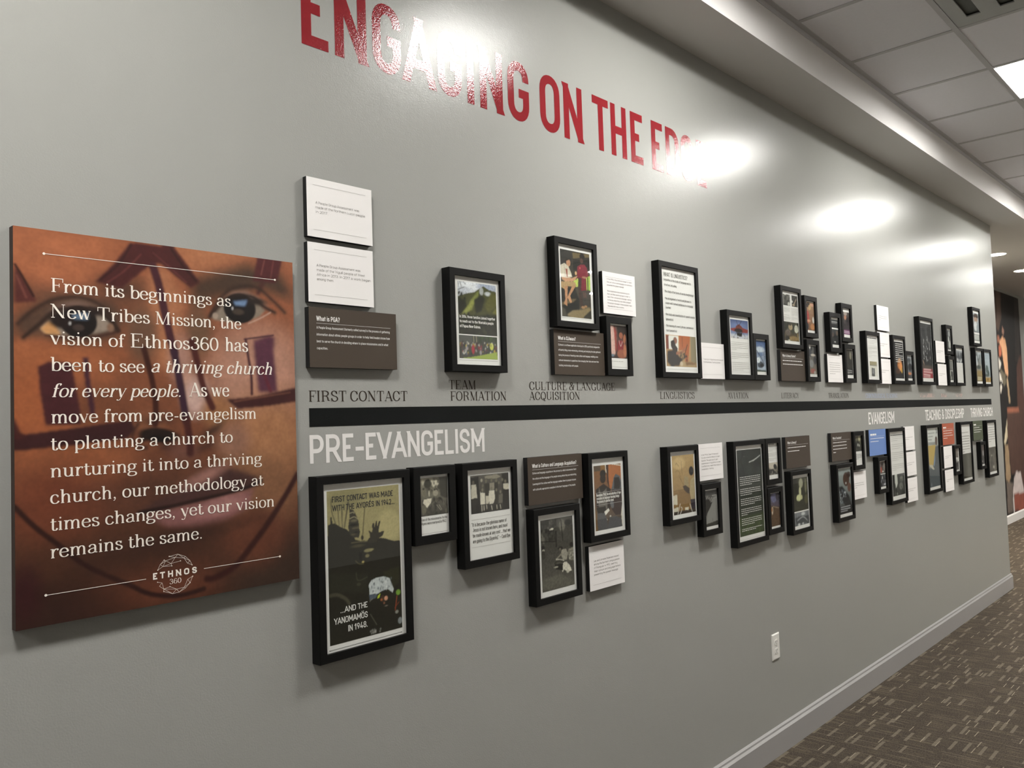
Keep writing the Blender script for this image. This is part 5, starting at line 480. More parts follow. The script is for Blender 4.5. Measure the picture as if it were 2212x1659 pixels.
PANELS = [
('card_luzon', 'c', 1.16, 0.472, 'white text card at the top of the left stack, above the dark PGA board', ['A People Group Assessment was', 'made of the Northern Luzon people', 'in 2017.']),
('card_vigue', 'c', 1.159, 0.309, 'white text card about the Vigué people, middle of the left stack', ['A People Group Assessment was', 'made of the Vigué people of West', 'Africa in 2013. In 2017 a work began', 'among them.']),
('board_pga', 'b', 1.157, 0.147, 'dark brown board asking What is PGA, bottom of the left stack', BROWN, ['A People Group Assessment (formerly called survey) is the process of gathering', 'information about ethnic people groups in order to help field leaders know how', 'best to serve the church in deciding where to place missionaries and in what', 'capacities.'], 'What is PGA?'),
('team', 'f', 1.618, 0.146, 'black frame with a green mountain photo over a photo of a village crowd'),
('culture', 'f', 2.092, 0.303, 'black frame with a seated man in shorts talking beside a standing figure in dark red'),
('card_wusi', 'c', 2.372, 0.369, 'white text card with two paragraphs, right of the frame with the seated man', ['In the 1990s, Wusi believers began to reach', 'the Lusi culture and language and ultimately', 'presented the gospel message.', '', 'Wusi missionaries have moved among the', 'Biem and Nasi people groups in order to', 'learn their culture and language, looking', 'to the day when they can clearly present', "the gospel message in these peoples' heart", 'language and make disciples.']),
('phone', 's', 2.366, 0.147, 'small black frame with a girl in a red dress holding a hand to her ear'),
('board_cla', 'b', 2.09, 0.146, 'brown board with five text lines under the frame with the seated man', BROWN, ['CLAware is a software application developed in 2005 specifically designed for', 'efficiently filing, cross-referencing, retrieving and analyzing the data gathered', 'during the process of learning a new culture and language, enabling cross', 'cultural missionaries to spend less time managing their data and more time', 'building relationships with people.'], 'What is CLAware?'),
('linguistics', 'F', 2.712, 0.146, 'tall black frame headed WHAT IS LINGUISTICS with a photo of someone at a desk'),
('card_ling', 'c', 3.022, 0.146, 'white two-line card between the linguistics frame and the airplane frame', ['Training in linguistics continues at', 'the Missionary Training Center.']),
('aviation', 'f', 3.231, 0.146, 'black frame with a red propeller plane above three paragraphs'),
('avsmall', 's', 3.471, 0.146, 'small black frame with a plane in a blue sky, right of the red plane frame'),
('literacy', 'f', 3.765, 0.303, 'black frame with two small dark photos, text columns and a larger photo below'),
('lit_up', 's', 4.038, 0.368, 'small black frame with a tan and red figure, right of the text-column frame'),
('lit_low', 's', 4.041, 0.146, 'small black frame with a grey figure print, right of the board above LITERACY'),
('board_lit', 'b', 3.764, 0.146, 'brown board above the word LITERACY, under the frame with text columns', BROWN, [0.235, 0.245], 'What is Literacy Starter?'),
('tr_mid', 's', 4.344, 0.306, 'small black frame with a dark print divided in two, above the white card near TRANSLATION'),
('tr_up', 's', 4.509, 0.368, 'small black frame with a portrait and a purple text strip, highest one above TRANSLATION'),
('card_tr', 'c', 4.323, 0.146, 'white six-line card directly above the word TRANSLATION', [6]),
('tr_low', 's', 4.53, 0.146, 'small black frame with a dark portrait and caption, right of the white card above TRANSLATION'),
('cs', 'f', 4.84, 0.146, 'black frame with a text page and a small picture of a doorway-like book cover'),
('card_c1', 'c', 5.091, 0.465, 'white card topmost of the three stacked cards between two black frames', [3]),
('card_c2', 'c', 5.08, 0.305, 'white card in the middle of the upper three-card stack between two black frames', [2]),
('card_c3', 'c', 5.08, 0.146, 'white card lowest of the upper three-card stack between two black frames', [2]),
('candle', 'f', 5.29, 0.146, 'black frame with a dark print of an orange glow beneath white lines of text'),
('candle_s', 's', 5.527, 0.146, 'small black frame with a grey village print, right of the orange glow frame'),
('red', 'F', 5.815, 0.146, 'tall black frame with a dark print above a dark red text block'),
('card_d1', 'c', 6.205, 0.306, 'white card, upper of the two stacked right of the tall frame with the red block', [2]),
('card_d2', 'c', 6.225, 0.146, 'white card, lower of the two stacked right of the tall frame with the red block', [2]),
('d_up', 's', 6.415, 0.368, 'small narrow-looking black frame with a black and white print above the level of its neighbours'),
('d_low', 's', 6.437, 0.146, 'small black frame with a two-part print wedged between white card and text frame'),
('d_text', 'f', 6.604, 0.146, 'black frame with a blue grey photo above many lines of text'),
('e_top', 'f', 7.12, 0.461, 'black frame at the top of the last upper group, a portrait over a grey caption'),
('e_l', 'f', 7.136, 0.146, 'black frame with trees and a tan field, left one of the last upper pair'),
('e_r', 'f', 7.389, 0.146, 'black frame with pale sky over a yellow field, last on the right above the band'),
('first', 'F', 1.157, -0.57, 'largest near black frame, its print a figure in feather headdress with raised hand'),
('five', 's', 1.466, -0.328, 'small black frame with an old black and white photo of men at a table'),
('itis', 'f', 1.645, -0.417, 'black frame with an old group photograph above a quotation'),
('board_cul', 'b', 1.94, -0.266, 'brown board asking What is Culture and Language Acquisition', BROWN, ['Culture and language acquisition is the process by which missionaries learn', 'the culture and the language of the people among whom they are ministering.', 'Learning both the culture and the language enables them to prepare lessons', 'with culturally appropriate examples in the heart language of the people.'], 'What is Culture and Language Acquisition?'),
('bw', 'f', 1.944, -0.578, 'black frame with a black and white photo of people sitting in a wooden hut'),
('tape', 'f', 2.229, -0.418, 'black frame with two people before an orange wall, one in a blue grey veil'),
('card_les', 'c', 2.236, -0.582, 'white five-line card hanging below the frame with the orange wall photo', ['Les and Lorraine Pederson moved', 'among the Northern Lengua people', 'of Paraguay in 1952, learning', 'their culture and language before', 'presenting the gospel message.']),
('map', 'f', 2.719, -0.419, 'black frame with a man pointing at a large yellowed paper chart'),
('card_dean', 'c', 2.971, -0.269, 'white six-line card right of the frame with the pointing man', ['In the 1940s, Dean Pittman and', 'his wife moved to Mexico to learn', 'Spanish. The goal was to gain', 'experience in linguistics in order', 'to effectively reach the Indians in', 'preparatory training.']),
('hand', 's', 2.968, -0.491, 'small black frame with a dark hand against a pale background'),
('plane', 'F', 3.236, -0.571, 'tall black frame with a dark green print, a white glider and white text'),
('pl_up', 's', 3.541, -0.33, 'small black frame, text over a grey photo, right of the tall dark green print'),
('pl_low', 's', 3.542, -0.554, 'small black frame with a violet and brown print, right of the dark green print'),
('board_l2', 'b', 3.772, -0.271, 'brown board standing alone above a frame, right of the dark green print group', BROWN, [0.225, 0.15], 'What is Literacy?'),
('lit2', 'f', 3.78, -0.584, 'black frame with a dim indoor photo above a smaller bluish photo'),
('board_tr', 'b', 4.314, -0.27, 'brown board above the frame with the keyboard photo', BROWN, [0.205, 0.205, 0.21, 0.055], 'What is Translation?'),
('tr2s', 's', 4.592, -0.332, 'small black frame, dark photo over text, touching the brown board above the keyboard photo'),
('keyb', 'f', 4.328, -0.586, 'black frame with hands on a keyboard print'),
('card_k', 'c', 4.582, -0.493, 'white three-line card right of the frame with the keyboard print', [3]),
('blue', 'b', 4.853, -0.27, 'bright blue board with white lines below the word EVANGELISM', BLUE, [0.24, 0.15], (0.035, 0.03, 0.022)),
('ev_s', 's', 4.946, -0.491, 'small black frame with a red and grey print under the blue board'),
('ev_t', 'F', 5.13, -0.572, 'tall black frame with a page of text above a black and white portrait'),
('card_e1', 'c', 5.451, -0.268, 'white card topmost of the lower three-card stack right of the tall text frame', [2]),
('card_e2', 'c', 5.458, -0.428, 'white card in the middle of the lower three-card stack right of the tall text frame', [2]),
('card_e3', 'c', 5.458, -0.59, 'white card lowest of the lower three-card stack right of the tall text frame', [2]),
('yellow', 'F', 5.838, -0.571, 'tall black frame with a figure pointing at a yellow map sheet'),
('orange', 'b', 6.241, -0.27, 'rust orange board with white lines between two tall black frames', ORANGE, [0.24, 0.22, 0.245, 0.11], (0.04, 0.025)),
('card_f1', 'c', 6.252, -0.429, 'white card just below the rust orange board', [2]),
('card_f2', 'c', 6.255, -0.592, 'white card lower one below the rust orange board', [2]),
('f_s', 's', 6.462, -0.491, 'small black frame with a two-part grey print beside the cards under the orange board'),
('f_t', 'F', 6.628, -0.569, 'tall black frame, grey text above a dull olive photo, left of the olive board'),
('green', 'b', 7.017, -0.27, 'dark olive green board between the last two tall frames', GREEN, [0.18, 0.24, 0.2], (0.03, 0.03)),
('g_s', 's', 7.15, -0.495, 'small black frame half hidden under the olive green board'),
('g_t', 'F', 7.354, -0.573, 'tall black frame last on the right below the band, text over a crowd photo')]

# ---------------------------------------------------------------- room (z here is already the real height)
FLOOR0 = 0.0; SOF = H+1.525; CEIL = H+1.71
XE = 7.975                        # free end of the display wall
struct(box('floor', (-4.6, -6.2, -.1, 20.2, 1.1, 0), CARPET))
struct(box('wall_left', (-4.5, 0, 0, XE, .13, SOF), WALLP))
struct(box('wall_back', (XE-2.2, .92, 0, 20, 1.05, SOF), WALLP))
struct(box('wall_right', (-4.5, -6.15, 0, 20, -6.0, CEIL), WHITEW))
struct(box('wall_near', (-4.6, -6.0, 0, -4.5, .13, CEIL), WALLP))
struct(box('wall_far', (20, -6.0, 0, 20.1, 1.05, CEIL), WHITEW))
struct(box('trim_1', (-4.5, -.262, SOF, 20, 1.05, CEIL+.22), SOFP))
def baseboard(name, x0, x1, yw, s=-1, end=True):
    pr = [(0, 0), (.0145, 0), (.0145, .099), (.0075, .1085), (.0070, .1125), (.0068, .1160), (.0015, .1225), (0, .1240)]
    return struct(prism(name, [(yw+s*a, b) for a, b in pr], x0, x1, TRIMB))
TRIMB = mat('grey semi gloss baseboard', (.335, .33, .325), .3, .5)
baseboard('baseboard_left', -4.5, XE+.015, 0)
o = box('baseboard_end', (XE, 0, 0, XE+.0145, .1445, .099), TRIMB); struct(o)
TRIMW = mat('white baseboard', (.74, .73, .71), .4)
pr = [(0, 0), (.014, 0), (.014, .095), (.004, .112), (0, .112)]
struct(prism('baseboard_back', [(.92-a, b) for a, b in pr], XE-2.2, 20, TRIMW))
# ceiling: base sheet, tiles and grid bars. Grid: cross lines every 2 ft from x=3.529, runners at y=-.755-.6096k
G = .6096; X0 = 3.529-12*G; YR = [-.262, -.755]+[-.755-G*i for i in range(1, 10)]
YR = [y for y in YR if y > -6.0]+[-6.0]
ceil = struct(box('ceiling', (-4.5, -6.0, CEIL+.17, 20, -.262, CEIL+.22), TILE))
tm = {}
troffers = {}; TX_ = [2.62-2*2.4384+i*2.4384 for i in range(8)]
def col_of(x): return int(math.floor((x-X0)/G))
holes = {(col_of(x), 1) for x in TX_} | {(col_of(x), 7) for x in TX_ if x > 6 and (round((x-2.62)/2.4384) % 2 == 0)}
VENT = (int(round((4.137-X0)/G))-1, 1)
cans_r = [(7.77, -4.10), (9.12, -5.12)]
stv = []; n_t = 0
for c in range(0, int((20-X0)/G)+1):
    xa = X0+c*G; xb = min(20, xa+G)
    for r in range(len(YR)-1):
        ya, yb = YR[r], YR[r+1]
        if (c, r) in holes or (c, r) == VENT: continue
        b_ = (xa+.004, yb+.004, CEIL, xb-.004, ya-.004, CEIL+.019)
        if 2.2 < xa < 14 and r < 4:
            sz = round(ya-yb, 3)
            if sz not in tm:
                t = box('ceiling_tile', (.004, -sz+.004, 0, G-.004, -.004, .019), TILE, ceil); tm[sz] = t.data
            else:
                t = bpy.data.objects.new('ceiling_tile', tm[sz]); COL.objects.link(t); t.parent = ceil
            t.location = (xa, ya, CEIL)
        else: stv.append(b_)
for xa in np.arange(X0-G, -4.5, -G):
    for r in range(len(YR)-1): stv.append((max(-4.5, xa)+.004, YR[r+1]+.004, CEIL, xa+G-.004, YR[r]-.004, CEIL+.019))
o = mesh('ceiling_tiles', *boxes(stv), TILE, ceil); o['kind'] = 'stuff'
for y in YR[1:-1]: box('grid_runner', (-4.5, y-.012, CEIL-.004, 20, y+.012, CEIL), TEE, ceil)
cm = None
for c in range(-1, int((20-X0)/G)+1):
    xa = X0+c*G
    o = mesh('cross_bar', *boxes([(-.012, YR[r+1]+.012, CEIL-.003, .012, YR[r]-.012, CEIL-.0002) for r in range(len(YR)-1)]), TEE, ceil) if cm is None else bpy.data.objects.new('cross_bar', cm)
    if cm is None: cm = o.data
    else: COL.objects.link(o); o.parent = ceil
    o.location = (xa, 0, 0)
pr = [(-.262, CEIL), (-.262, CEIL-.026), (-.2645, CEIL-.026), (-.2645, CEIL-.0035), (-.287, CEIL-.0035), (-.287, CEIL)]
prism('wall_angle', pr, -4.5, 20, TEE, ceil)
# ---------------------------------------------------------------- 2x2 troffers
def troffer(x, y, label):
    root = empty('ceiling_light', (x, y, CEIL-.0), label, 'ceiling light', 'square recessed ceiling lights'); h = G/2-.012; d = .135
    # housing with sloped sides
    hi = h-.004
    v = [(-h, -h, 0), (h, -h, 0), (h, h, 0), (-h, h, 0), (-h, -h, d), (h, -h, d), (h, h, d), (-h, h, d), (-hi, -hi, 0), (hi, -hi, 0), (hi, hi, 0), (-hi, hi, 0), (-hi, -hi, d-.006), (hi, -hi, d-.006), (hi, hi, d-.006), (-hi, hi, d-.006)]
    f = [(4, 5, 6, 7), (0, 4, 7, 3), (1, 2, 6, 5), (0, 1, 5, 4), (3, 7, 6, 2), (0, 8, 9, 1), (1, 9, 10, 2), (2, 10, 11, 3), (3, 11, 8, 0), (8, 12, 13, 9), (9, 13, 14, 10), (10, 14, 15, 11), (11, 15, 12, 8), (12, 15, 14, 13)]
    mesh('housing', v, f, HOUS, root)
    for s in (-1, 1):
        n = 8; v = []; f = []
        for i in range(n+1):
            a = i/n; yy = s*(hi-.006-(hi-.006-.153)*a); zz = .006+.105*math.sin(a*math.pi/2); v += [(-hi+.003, yy, zz), (hi-.003, yy, zz)]
        f = [(2*i, 2*i+1, 2*i+3, 2*i+2) for i in range(n)]
        mesh('side_reflector', v, f, LENS2, root)
        box('edge_slot', (-hi+.002, s*(hi-.003)-.0025, .0005, hi-.002, s*(hi-.003)+.0025, .004), RIM, root)
    box('light_gap', (-h+.006, h+.024, .0002, h-.006, h+.0272, .0006), RIM, root)  # glowing strip added to imitate light leaking past the grid runner
    n = 10; v = []
    for i in range(n+1):
        a = -1+2*i/n; v += [(-hi+.01, a*.155, .100-.070*(1-a*a)), (hi-.01, a*.155, .100-.070*(1-a*a))]
    mesh('lens', v, [(2*i, 2*i+1, 2*i+3, 2*i+2) for i in range(n)], LENS, root)
    return root
TL = {2: 'recessed square ceiling light nearest the camera, above the red heading', 3: 'recessed square ceiling light at the top right edge of the photo, beside the tile seam'}
for i, x in enumerate(TX_):
    xc = X0+(col_of(x)+.5)*G
    nm = TL.get(i, None) or {0: 'recessed square ceiling light behind the camera, farthest back', 1: 'recessed square ceiling light just behind the camera', 4: 'recessed square ceiling light farther down the corridor, third from the heading', 5: 'recessed square ceiling light near the free end of the grey wall', 6: 'recessed square ceiling light beyond the end of the grey wall', 7: 'recessed square ceiling light farthest down the corridor'}[i]
    troffer(xc, -.755-G/2, nm)
for i, x in enumerate(TX_):  # second row: unseen fill lights added to brighten the ceiling by bounce
    if x > 6 and round((x-2.62)/2.4384) % 2 == 0:
        troffer(X0+(col_of(x)+.5)*G, YR[7]-G/2, ['recessed square ceiling light by the opposite wall, behind the camera', 'recessed square ceiling light by the opposite wall, level with the heading start', 'recessed square ceiling light by the opposite wall, near the end of the grey wall', 'recessed square ceiling light by the opposite wall, farthest down'][i//2])
# left edge of the visible troffer; light leaks are the added glowing strips
xl = X0+col_of(TX_[3])*G
# air vent with slots
root = empty('ceiling_vent', (X0+VENT[0]*G, -.755, CEIL), 'square slotted air vent set in the ceiling grid at the top edge of the photo', 'air vent')
VD = mat('vent slot shade', (.16, .17, .16), .7)
VM = mat('vent grey metal', (.5, .52, .51), .5, .4)
mesh('vent_face', *boxes([(.100, -.07, -.002, G-.10, -.014, .004), (.100, -.20, -.002, G-.10, -.125, .004), (.100, -.595, -.002, G-.10, -.255, .004), (.014, -.595, -.002, .10, -.014, .004), (G-.10, -.595, -.002, G-.014, -.014, .004)]), VM, root)
for y0, y1 in ((-.125, -.07), (-.255, -.20)): box('slot', (.08, y0-.01, .012, G-.08, y1+.01, .016), VD, root)
# ---------------------------------------------------------------- round downlights
def can(x, y, z, label, grp, R=.078, lm=None):
    root = empty('downlight', (x, y, z), label, 'downlight', grp); k = 32
    ang = [i*2*math.pi/k for i in range(k)]; v = []; prof = [(R+.014, 0), (R+.013, -.004), (R+.002, -.004), (R, 0.0), (R-.006, .012)]
    for r, zz in prof: v += [(r*math.cos(a), r*math.sin(a), zz-.0) for a in ang]
    f = [(j*k+i, j*k+(i+1) % k, (j+1)*k+(i+1) % k, (j+1)*k+i) for j in range(len(prof)-1) for i in range(k)]
    mesh('trim_ring', v, f, HOUS, root)
    mesh('lens', [(R*math.cos(a), R*math.sin(a), -.002) for a in ang], [tuple(range(k-1, -1, -1))], lm or CANL, root)
can(9.56, .30, SOF, 'round recessed downlight right beside the free end of the grey wall', 'alcove downlights', lm=CANA)
can(10.98, .36, SOF, 'round recessed downlight at the right edge of the photo, past the grey wall', 'alcove downlights', lm=CANA)
for i, (x, y) in enumerate(cans_r): can(x, y, CEIL-.006, ['round recessed downlight across the corridor, nearer one mirrored in the frame glass', 'round recessed downlight across the corridor, farther one mirrored in the frame glass'][i], 'corridor downlights')
# ---------------------------------------------------------------- wall mural behind
mu = ART['mural']; im = paint(mu[5], (mu[4]-mu[2])/(mu[3]-mu[1]), mu[6])
root = empty('wall_mural', (mu[1], .92, H+mu[2]), 'tall dark photographic mural of people in draped cloth, on the wall behind the grey one', 'mural')
box('mural_sheet', (0, -.004, 0, mu[3]-mu[1], 0, mu[4]-mu[2]), mat('mural edge', (.03, .03, .03)), root)
print_mesh('printed_picture', 0.002, 0.002, mu[3]-mu[1]-.002, mu[4]-mu[2]-.002, -.0045, im, MURAL, root)
# ---------------------------------------------------------------- vinyl on the wall
root = empty('timeline_band', (1.1635, 0, H+.0013), 'long flat black band running along the grey wall between the two rows of pictures', 'wall band')
mesh('band_face', *boxes([(0, -.0006, 0, 6.516, 0, .0462)]), BAND, root)
def heading(name, label, items, zb, cap, m, style, x0r, sub=None):
    root = empty(name, (x0r, 0, H+zb), label, 'wall lettering')
    for ch, xa, xb in items:
        V = []; F = []; add_text(V, F, ch, xa-x0r, xb-x0r, 0, cap, style, -.0006)
        o = mesh('letter', V, F, m, root)
        for p_ in o.data.polygons: pass
    return root
HD = [('E', 1.166, 1.2464), ('N', 1.2662, 1.3694), ('G', 1.389, 1.4885), ('A', 1.495, 1.617), ('G', 1.6255, 1.7237), ('I', 1.7444, 1.7755), ('N', 1.800, 1.902), ('G', 1.926, 2.0277), ('O', 2.0827, 2.1865), ('N', 2.2075, 2.311), ('T', 2.3704, 2.4669), ('H', 2.481, 2.579), ('E', 2.607, 2.688), ('E', 2.749, 2.829), ('D', 2.8515, 2.950), ('G', 2.965, 3.0625), ('E', 3.0895, 3.168)]
heading('red_heading', 'large glossy dark red vinyl words ENGAGING ON THE EDGE high on the grey wall', HD, .9625, .1945, REDV, 'B', 1.166)
def words(name, label, lines, m, style):
    x0r, zr = lines[0][1], lines[-1][3]; root = empty(name, (x0r, 0, H+zr), label, 'wall lettering')
    for txt, xa, xb, zb, cap in lines:
        global QN
        for ch, pol, x in fit(txt, (xb-xa)/cap, style):
            if ch == ' ': continue
            V = []; F = []; k = 0
            for strokes in pol:
                for poly in strokes:
                    yy = -.0005-.00002*(k % 6); k += 1
                    n = len(V); V += [(xa-x0r+(x+px)*cap, yy, zb-zr+py*cap) for px, py in poly]; F.append(tuple(range(n, n+len(poly))))
            mesh('letter', V, F, m, root)
words('section_heading', 'big white condensed words PRE-EVANGELISM under the left part of the black band', [('PRE-EVANGELISM', 1.1623, 1.7705, -.0892, .0705)], WHITEV, 'B')
words('section_heading', 'white condensed word EVANGELISM under the black band above the blue board', [('EVANGELISM', 4.911, 5.344, -.0912, .0700)], WHITEV, 'B')
words('section_heading', 'white condensed words TEACHING & DISCIPLESHIP under the right part of the band', [('TEACHING & DISCIPLESHIP', 5.945, 6.865, -.0912, .0705)], WHITEV, 'B')
words('section_heading', 'white condensed words THRIVING CHURCH at the far right end under the band', [('THRIVING CHURCH', 7.0425, 7.70, -.0922, .0705)], WHITEV, 'B')
words('stage_label', 'brown serif words FIRST CONTACT on the wall above the start of the band', [('FIRST CONTACT', 1.1617, 1.479, .0638, .0268)], BROWNV, 'C')
words('stage_label', 'brown serif words TEAM FORMATION in two lines above the band', [('TEAM', 1.6316, 1.7428, .0966, .0265), ('FORMATION', 1.6365, 1.8743, .0638, .0265)], BROWNV, 'C')
words('stage_label', 'brown serif words CULTURE & LANGUAGE ACQUISITION in two lines above the band', [('CULTURE & LANGUAGE', 1.980, 2.4451, .0960, .0265), ('ACQUISITION', 1.9785, 2.2402, .0642, .0260)], BROWNV, 'C')
words('stage_label', 'brown serif word LINGUISTICS on the wall above the band', [('LINGUISTICS', 2.735, 2.9924, .0646, .0265)], BROWNV, 'C')
words('stage_label', 'brown serif word AVIATION on the wall above the band', [('AVIATION', 3.2655, 3.4598, .0640, .0262)], BROWNV, 'C')
words('stage_label', 'brown serif word LITERACY on the wall above the band', [('LITERACY', 3.790, 3.9886, .0636, .0265)], BROWNV, 'C')
words('stage_label', 'brown serif word TRANSLATION on the wall above the band', [('TRANSLATION', 4.351, 4.6331, .0636, .0265)], BROWNV, 'C')
words('stage_label', 'faint blue serif lettering on the wall above the band, right of TRANSLATION', [('CHRONOLOGICAL TEACHING', 4.884, 5.4188, .0618, .0265)], BLUEV, 'C')
def faint(name, label, groups, m):
    root = empty(name, (groups[0][0], 0, H+.0634), label, 'wall lettering'); rng = random.Random(5)
    for a, b in groups:
        x = a
        while x < b-.006:
            w_ = rng.choice((.004, .0045, .006)); V = []; F = []; c = .014+rng.random()*.008
            add_rect(V, F, x-groups[0][0], 0, x+w_-groups[0][0], .0262, -.0005)
            add_rect(V, F, x+w_-groups[0][0], rng.choice((0, .012, .0225)), min(b, x+c)-groups[0][0], rng.choice((.0262, .015, .004))+.0001, -.00052)
            V2 = [(vx, vy, vz) for vx, vy, vz in V]; mesh('letter', V2, F, m, root); x += c+.004
faint('stage_label', 'faint rose serif lettering above the band below the tall frame with red print', [(5.862, 6.185), (6.324, 6.474), (6.678, 6.849)], PINKV)
# ---------------------------------------------------------------- panels
SIZE = {'c': (.2, .149), 'b': (.273, .149), 's': (.155, .21), 'f': (.231, .299), 'F': (.294, .45)}
TH = {'c': .016, 'b': .018, 's': .030, 'f': .033, 'F': .033}
def lettering(parent, key, x0, z0, y, split=True):
    byst = {}
    for it in TXT:
        if it[1] != key: continue
        if it[0] == 't':
            st = {'K': 'k', 'T': 'G', 'W': 'W', 'S': 'p', 'E': 'p', '3': 'p', 't': 'g'}[it[7][0]]; V, F = byst.setdefault(st, ([], []))
            add_text(V, F, it[2], it[3]-x0, it[4]-x0, it[5]-z0, it[6], it[7], y)
        elif it[0] == 'r':
            V, F = byst.setdefault(it[7], ([], [])); add_rect(V, F, it[2]-x0, it[3]-z0-it[6]/2, it[4]-x0, it[3]-z0+it[6]/2, y-.00008)
            R_ = it[6]*2.3 if it[6] > .0009 else it[6]*1.4
            if it[8] & 1: add_disc(V, F, (it[2]-x0, it[3]-z0), R_, y-.0001)
            if it[8] & 2: add_disc(V, F, (it[4]-x0, it[3]-z0), R_, y-.0001)
        elif it[0] == 'b':
            V, F = byst.setdefault(it[8], ([], [])); rng = random.Random(int(it[4]*1e4))
            for i in range(it[5]):
                z = it[4]-i*it[6]-z0; x = it[2]-x0; xe = (it[3]-x0) if i < it[5]-1 or it[5] < 2 else x+(it[3]-it[2])*rng.uniform(.3, .75)
                while x < xe:
                    w_ = rng.uniform(.006, .017)*(1 if it[7] < .003 else 1.4); add_rect(V, F, x, z, min(x+w_, xe), z+it[7], y); x += w_+.0035
    for st, (V, F) in byst.items(): mesh('lettering', V, F, INK[st], parent)
def frame(key, kind, x, z, label, group):
    w_, h_ = SIZE[kind]; t = TH[kind]; bd = .0235 if kind == 's' else .0205; c = .0012
    root = empty('picture_frame', (x, 0, z+H), label, 'picture frame', group)
    O = [(0, 0), (w_, 0), (w_, h_), (0, h_)]; I = [(bd, bd), (w_-bd, bd), (w_-bd, h_-bd), (bd, h_-bd)]
    Oc = [(c, c), (w_-c, c), (w_-c, h_-c), (c, h_-c)]
    L = [(O, 0), (O, -t+c), (Oc, -t), (I, -t), (I, -t+.0085), (I, 0)]
    V = [(px, y, pz) for pts, y in L for px, pz in pts]
    F = [(j*4+i, j*4+(i+1) % 4, (j+1)*4+(i+1) % 4, (j+1)*4+i) for j in range(len(L)-1) for i in range(4)]+[(5*4+i, 5*4+(i+1) % 4, (i+1) % 4, i) for i in range(4)]
    mesh('moulding', V, F, FRAME, root)
    yp = -t+.0085
    pap = box('paper', (bd, yp, bd, w_-bd, yp+.003, h_-bd), PAPER, root)
    for nm, a in ART.items():
        if a[0] != key: continue
        ax0, az0, ax1, az1 = max(a[1], x+bd+.001), max(a[2], z+bd+.001), min(a[3], x+w_-bd-.001), min(a[4], z+h_-bd-.001)
        img = paint(a[5], (a[4]-a[2])/(a[3]-a[1]), a[6])
        print_mesh('photograph', ax0-x, az0-z, ax1-x, az1-z, yp-.0003, img, PHOTO, pap)
    lettering(pap, key, x, z, yp-.0006)
    box('glass_pane', (bd, -t+.0055, bd, w_-bd, -t+.0072, h_-bd), GLASS, root)
    return root
def board(key, kind, x, z, label, group, face, ink, lines=None, title=None):
    w_, h_ = SIZE[kind]; t = TH[kind]
    root = empty('text_card' if kind == 'c' else 'info_board', (x, 0, z+H), label, 'card' if kind == 'c' else 'board', group)
    core = box('board_core', (0, -t+.0006, 0, w_, 0, h_), BLK, root)
    fc = box('face', (0, -t, 0, w_, -t+.0006, h_), face, root)
    y = -t-.0003; by = {}
    def TXT_(ink_): return by.setdefault(ink_, ([], []))
    if kind == 'c':
        V, F = TXT_('g')
        for zz in (h_-.018, .0185): add_rect(V, F, .018, zz-.0003, .180, zz+.0003, y)
        V, F = TXT_('m')
        if lines and isinstance(lines[0], str):
            n = len(lines); sp = .0115 if n < 7 else .0107; cap = .0064 if n < 7 else .0056; cw = .0046 if n < 7 else .0036; zt = h_/2+(n*sp)/2-cap-.0015
            for i, s in enumerate(lines):
                if s: add_text(V, F, s, .025, .025+len(s)*cw, zt-i*sp, cap, 't', y)
        elif lines:
            V, F = TXT_('g'); rng = random.Random(int(x*1000)); n = lines[0]; sp = .0115
            for i in range(n):
                xx = .025; xe = .165 if i < n-1 else rng.uniform(.06, .12)
                while xx < xe: q = rng.uniform(.007, .018); add_rect(V, F, xx, h_/2+n*sp/2-.007-i*sp, min(xx+q, xe), h_/2+n*sp/2-.007-i*sp+.0028, y); xx += q+.003
    else:
        V, F = TXT_(ink)
        if isinstance(title, str): add_text(V, F, title, .021, .021+min(.222, len(title)*.0058), h_-.0335, .0123, 'W', y)
        elif title:
            xx = .021
            for q in title: add_rect(V, F, xx, h_-.0335, xx+q, h_-.0235, y); xx += q+.004
        add_rect(V, F, .021, h_-.0396, .253, h_-.0390, y)
        for i, s in enumerate(lines):
            zz = h_-.053-.0170*i
            if isinstance(s, str): add_text(V, F, s, .021, .021+.229*min(1, len(s)/78), zz, .0063, 'T', y)
            else:
                xx = .021; rng = random.Random(int(x*1000)+i)
                while xx < s: q = rng.uniform(.007, .018); add_rect(V, F, xx, zz, min(xx+q, s), zz+.0036, y); xx += q+.003
    for st, (V, F) in by.items():
        if V: mesh('lettering', V, F, INK[st], root)
GU = 'pictures and cards above the black band'; GL = 'pictures and cards below the black band'
for key, kind, x, z, label, *rest in PANELS:
    g = GU if z > 0 else GL
    if kind in 'sfF': frame(key, kind, x, z, label, g)
    elif kind == 'c': board(key, kind, x, z, label, g, FOAMW, 'G', rest[0] if rest else None)
    else: board(key, kind, x, z, label, g, rest[0], 'w', rest[1], rest[2])
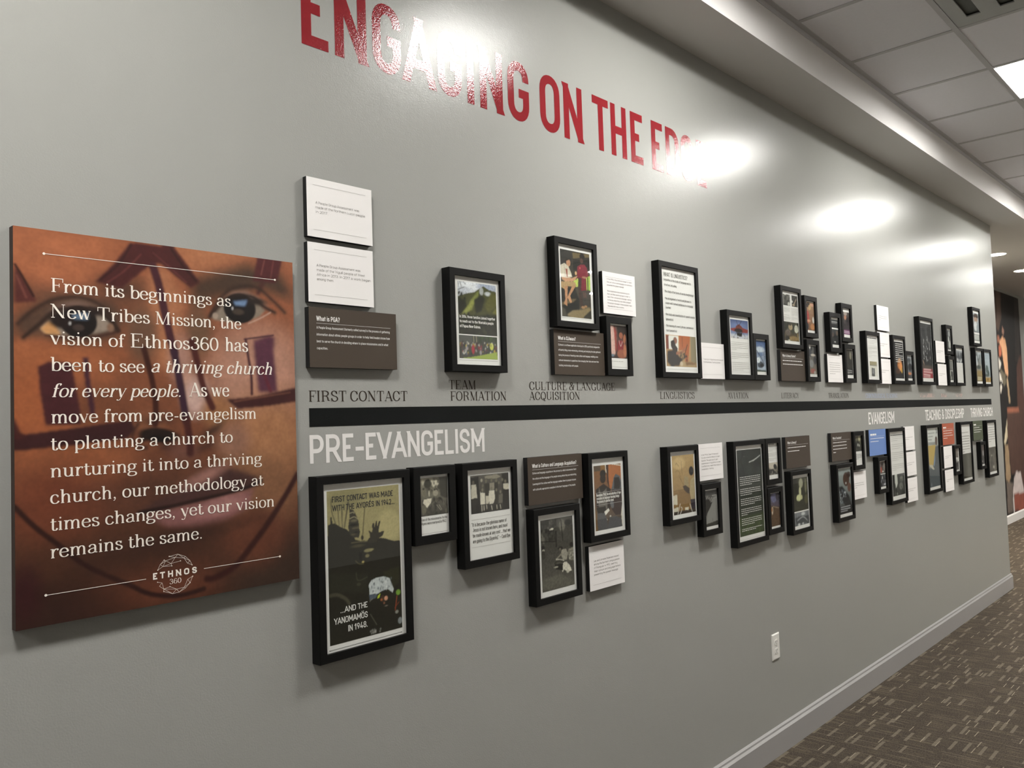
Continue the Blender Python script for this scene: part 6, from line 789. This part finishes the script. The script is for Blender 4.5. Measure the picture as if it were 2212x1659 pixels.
# ---------------------------------------------------------------- big sign
sx0, sx1, sz0, sz1 = .5096, 1.1119, -.3565, .3983
root = empty('quote_sign', (sx0, 0, sz0+H), 'large square-cornered sign of a painted face close up, overprinted with cream serif text', 'sign')
box('sign_board', (0, -.0205, 0, sx1-sx0, 0, sz1-sz0), SIGNE, root)
a = ART['face']; img = paint(a[5], (sz1-sz0)/(sx1-sx0), a[6], .95)*np.array([.70, .74, .78])
pf = print_mesh('printed_face', 0, 0, sx1-sx0, sz1-sz0, -.0212, img, SIGNF, root)
lettering(root, 'sign', sx0, sz0, -.0218)
V = []; F = []
for i, j in LOGO[1]: add_line(V, F, (LOGO[0][i][0]-sx0, LOGO[0][i][1]-sz0), (LOGO[0][j][0]-sx0, LOGO[0][j][1]-sz0), .00055, -.0218)
for i in LOGO[2]: add_disc(V, F, (LOGO[0][i][0]-sx0, LOGO[0][i][1]-sz0), .0011, -.0219, 8)
mesh('emblem', V, F, INK['p'], root)
# ---------------------------------------------------------------- outlet
root = empty('wall_outlet', (3.5672, 0, H-1.1215), 'white double power outlet low on the grey wall', 'outlet')
pw, ph = .0735, .1148
V = [(0, 0, 0), (pw, 0, 0), (pw, 0, ph), (0, 0, ph), (0, -.003, 0), (pw, -.003, 0), (pw, -.003, ph), (0, -.003, ph), (.004, -.0058, .004), (pw-.004, -.0058, .004), (pw-.004, -.0058, ph-.004), (.004, -.0058, ph-.004)]
F = [(0, 1, 5, 4), (1, 2, 6, 5), (2, 3, 7, 6), (3, 0, 4, 7), (4, 5, 9, 8), (5, 6, 10, 9), (6, 7, 11, 10), (7, 4, 8, 11), (8, 9, 10, 11)]
mesh('plate', V, F, WHT, root)
for zc in (.0385, .0770):
    k = 20; pts = []
    for i in range(k):
        a_ = i*2*math.pi/k; pts.append((pw/2+.0168*math.cos(a_), max(-.0122, min(.0122, .0168*math.sin(a_)))+zc))
    v = [(x, -.0057, z) for x, z in pts]+[(x, -.0074, z) for x, z in pts]
    f = [(i, (i+1) % k, k+(i+1) % k, k+i) for i in range(k)]+[tuple(range(k, 2*k))]
    rc = mesh('receptacle', v, f, WHT, root)
    vv, ff = boxes([(pw/2-.0078, -.0077, zc-.001, pw/2-.0054, -.0073, zc+.0075), (pw/2+.0054, -.0077, zc, pw/2+.0076, -.0073, zc+.007)])
    n = len(vv); vv += [(pw/2+.0024*math.cos(i*math.pi/5), -.0077, zc-.006+.0024*math.sin(i*math.pi/5)) for i in range(10)]; ff.append(tuple(range(n, n+10)))
    mesh('slot', vv, ff, DARKH, rc)
n = len([1]); v = [(pw/2+.0028*math.cos(i*math.pi/6), -.0063, .0577+.0028*math.sin(i*math.pi/6)) for i in range(12)]
mesh('screw', v, [tuple(range(12))], TEE, root)
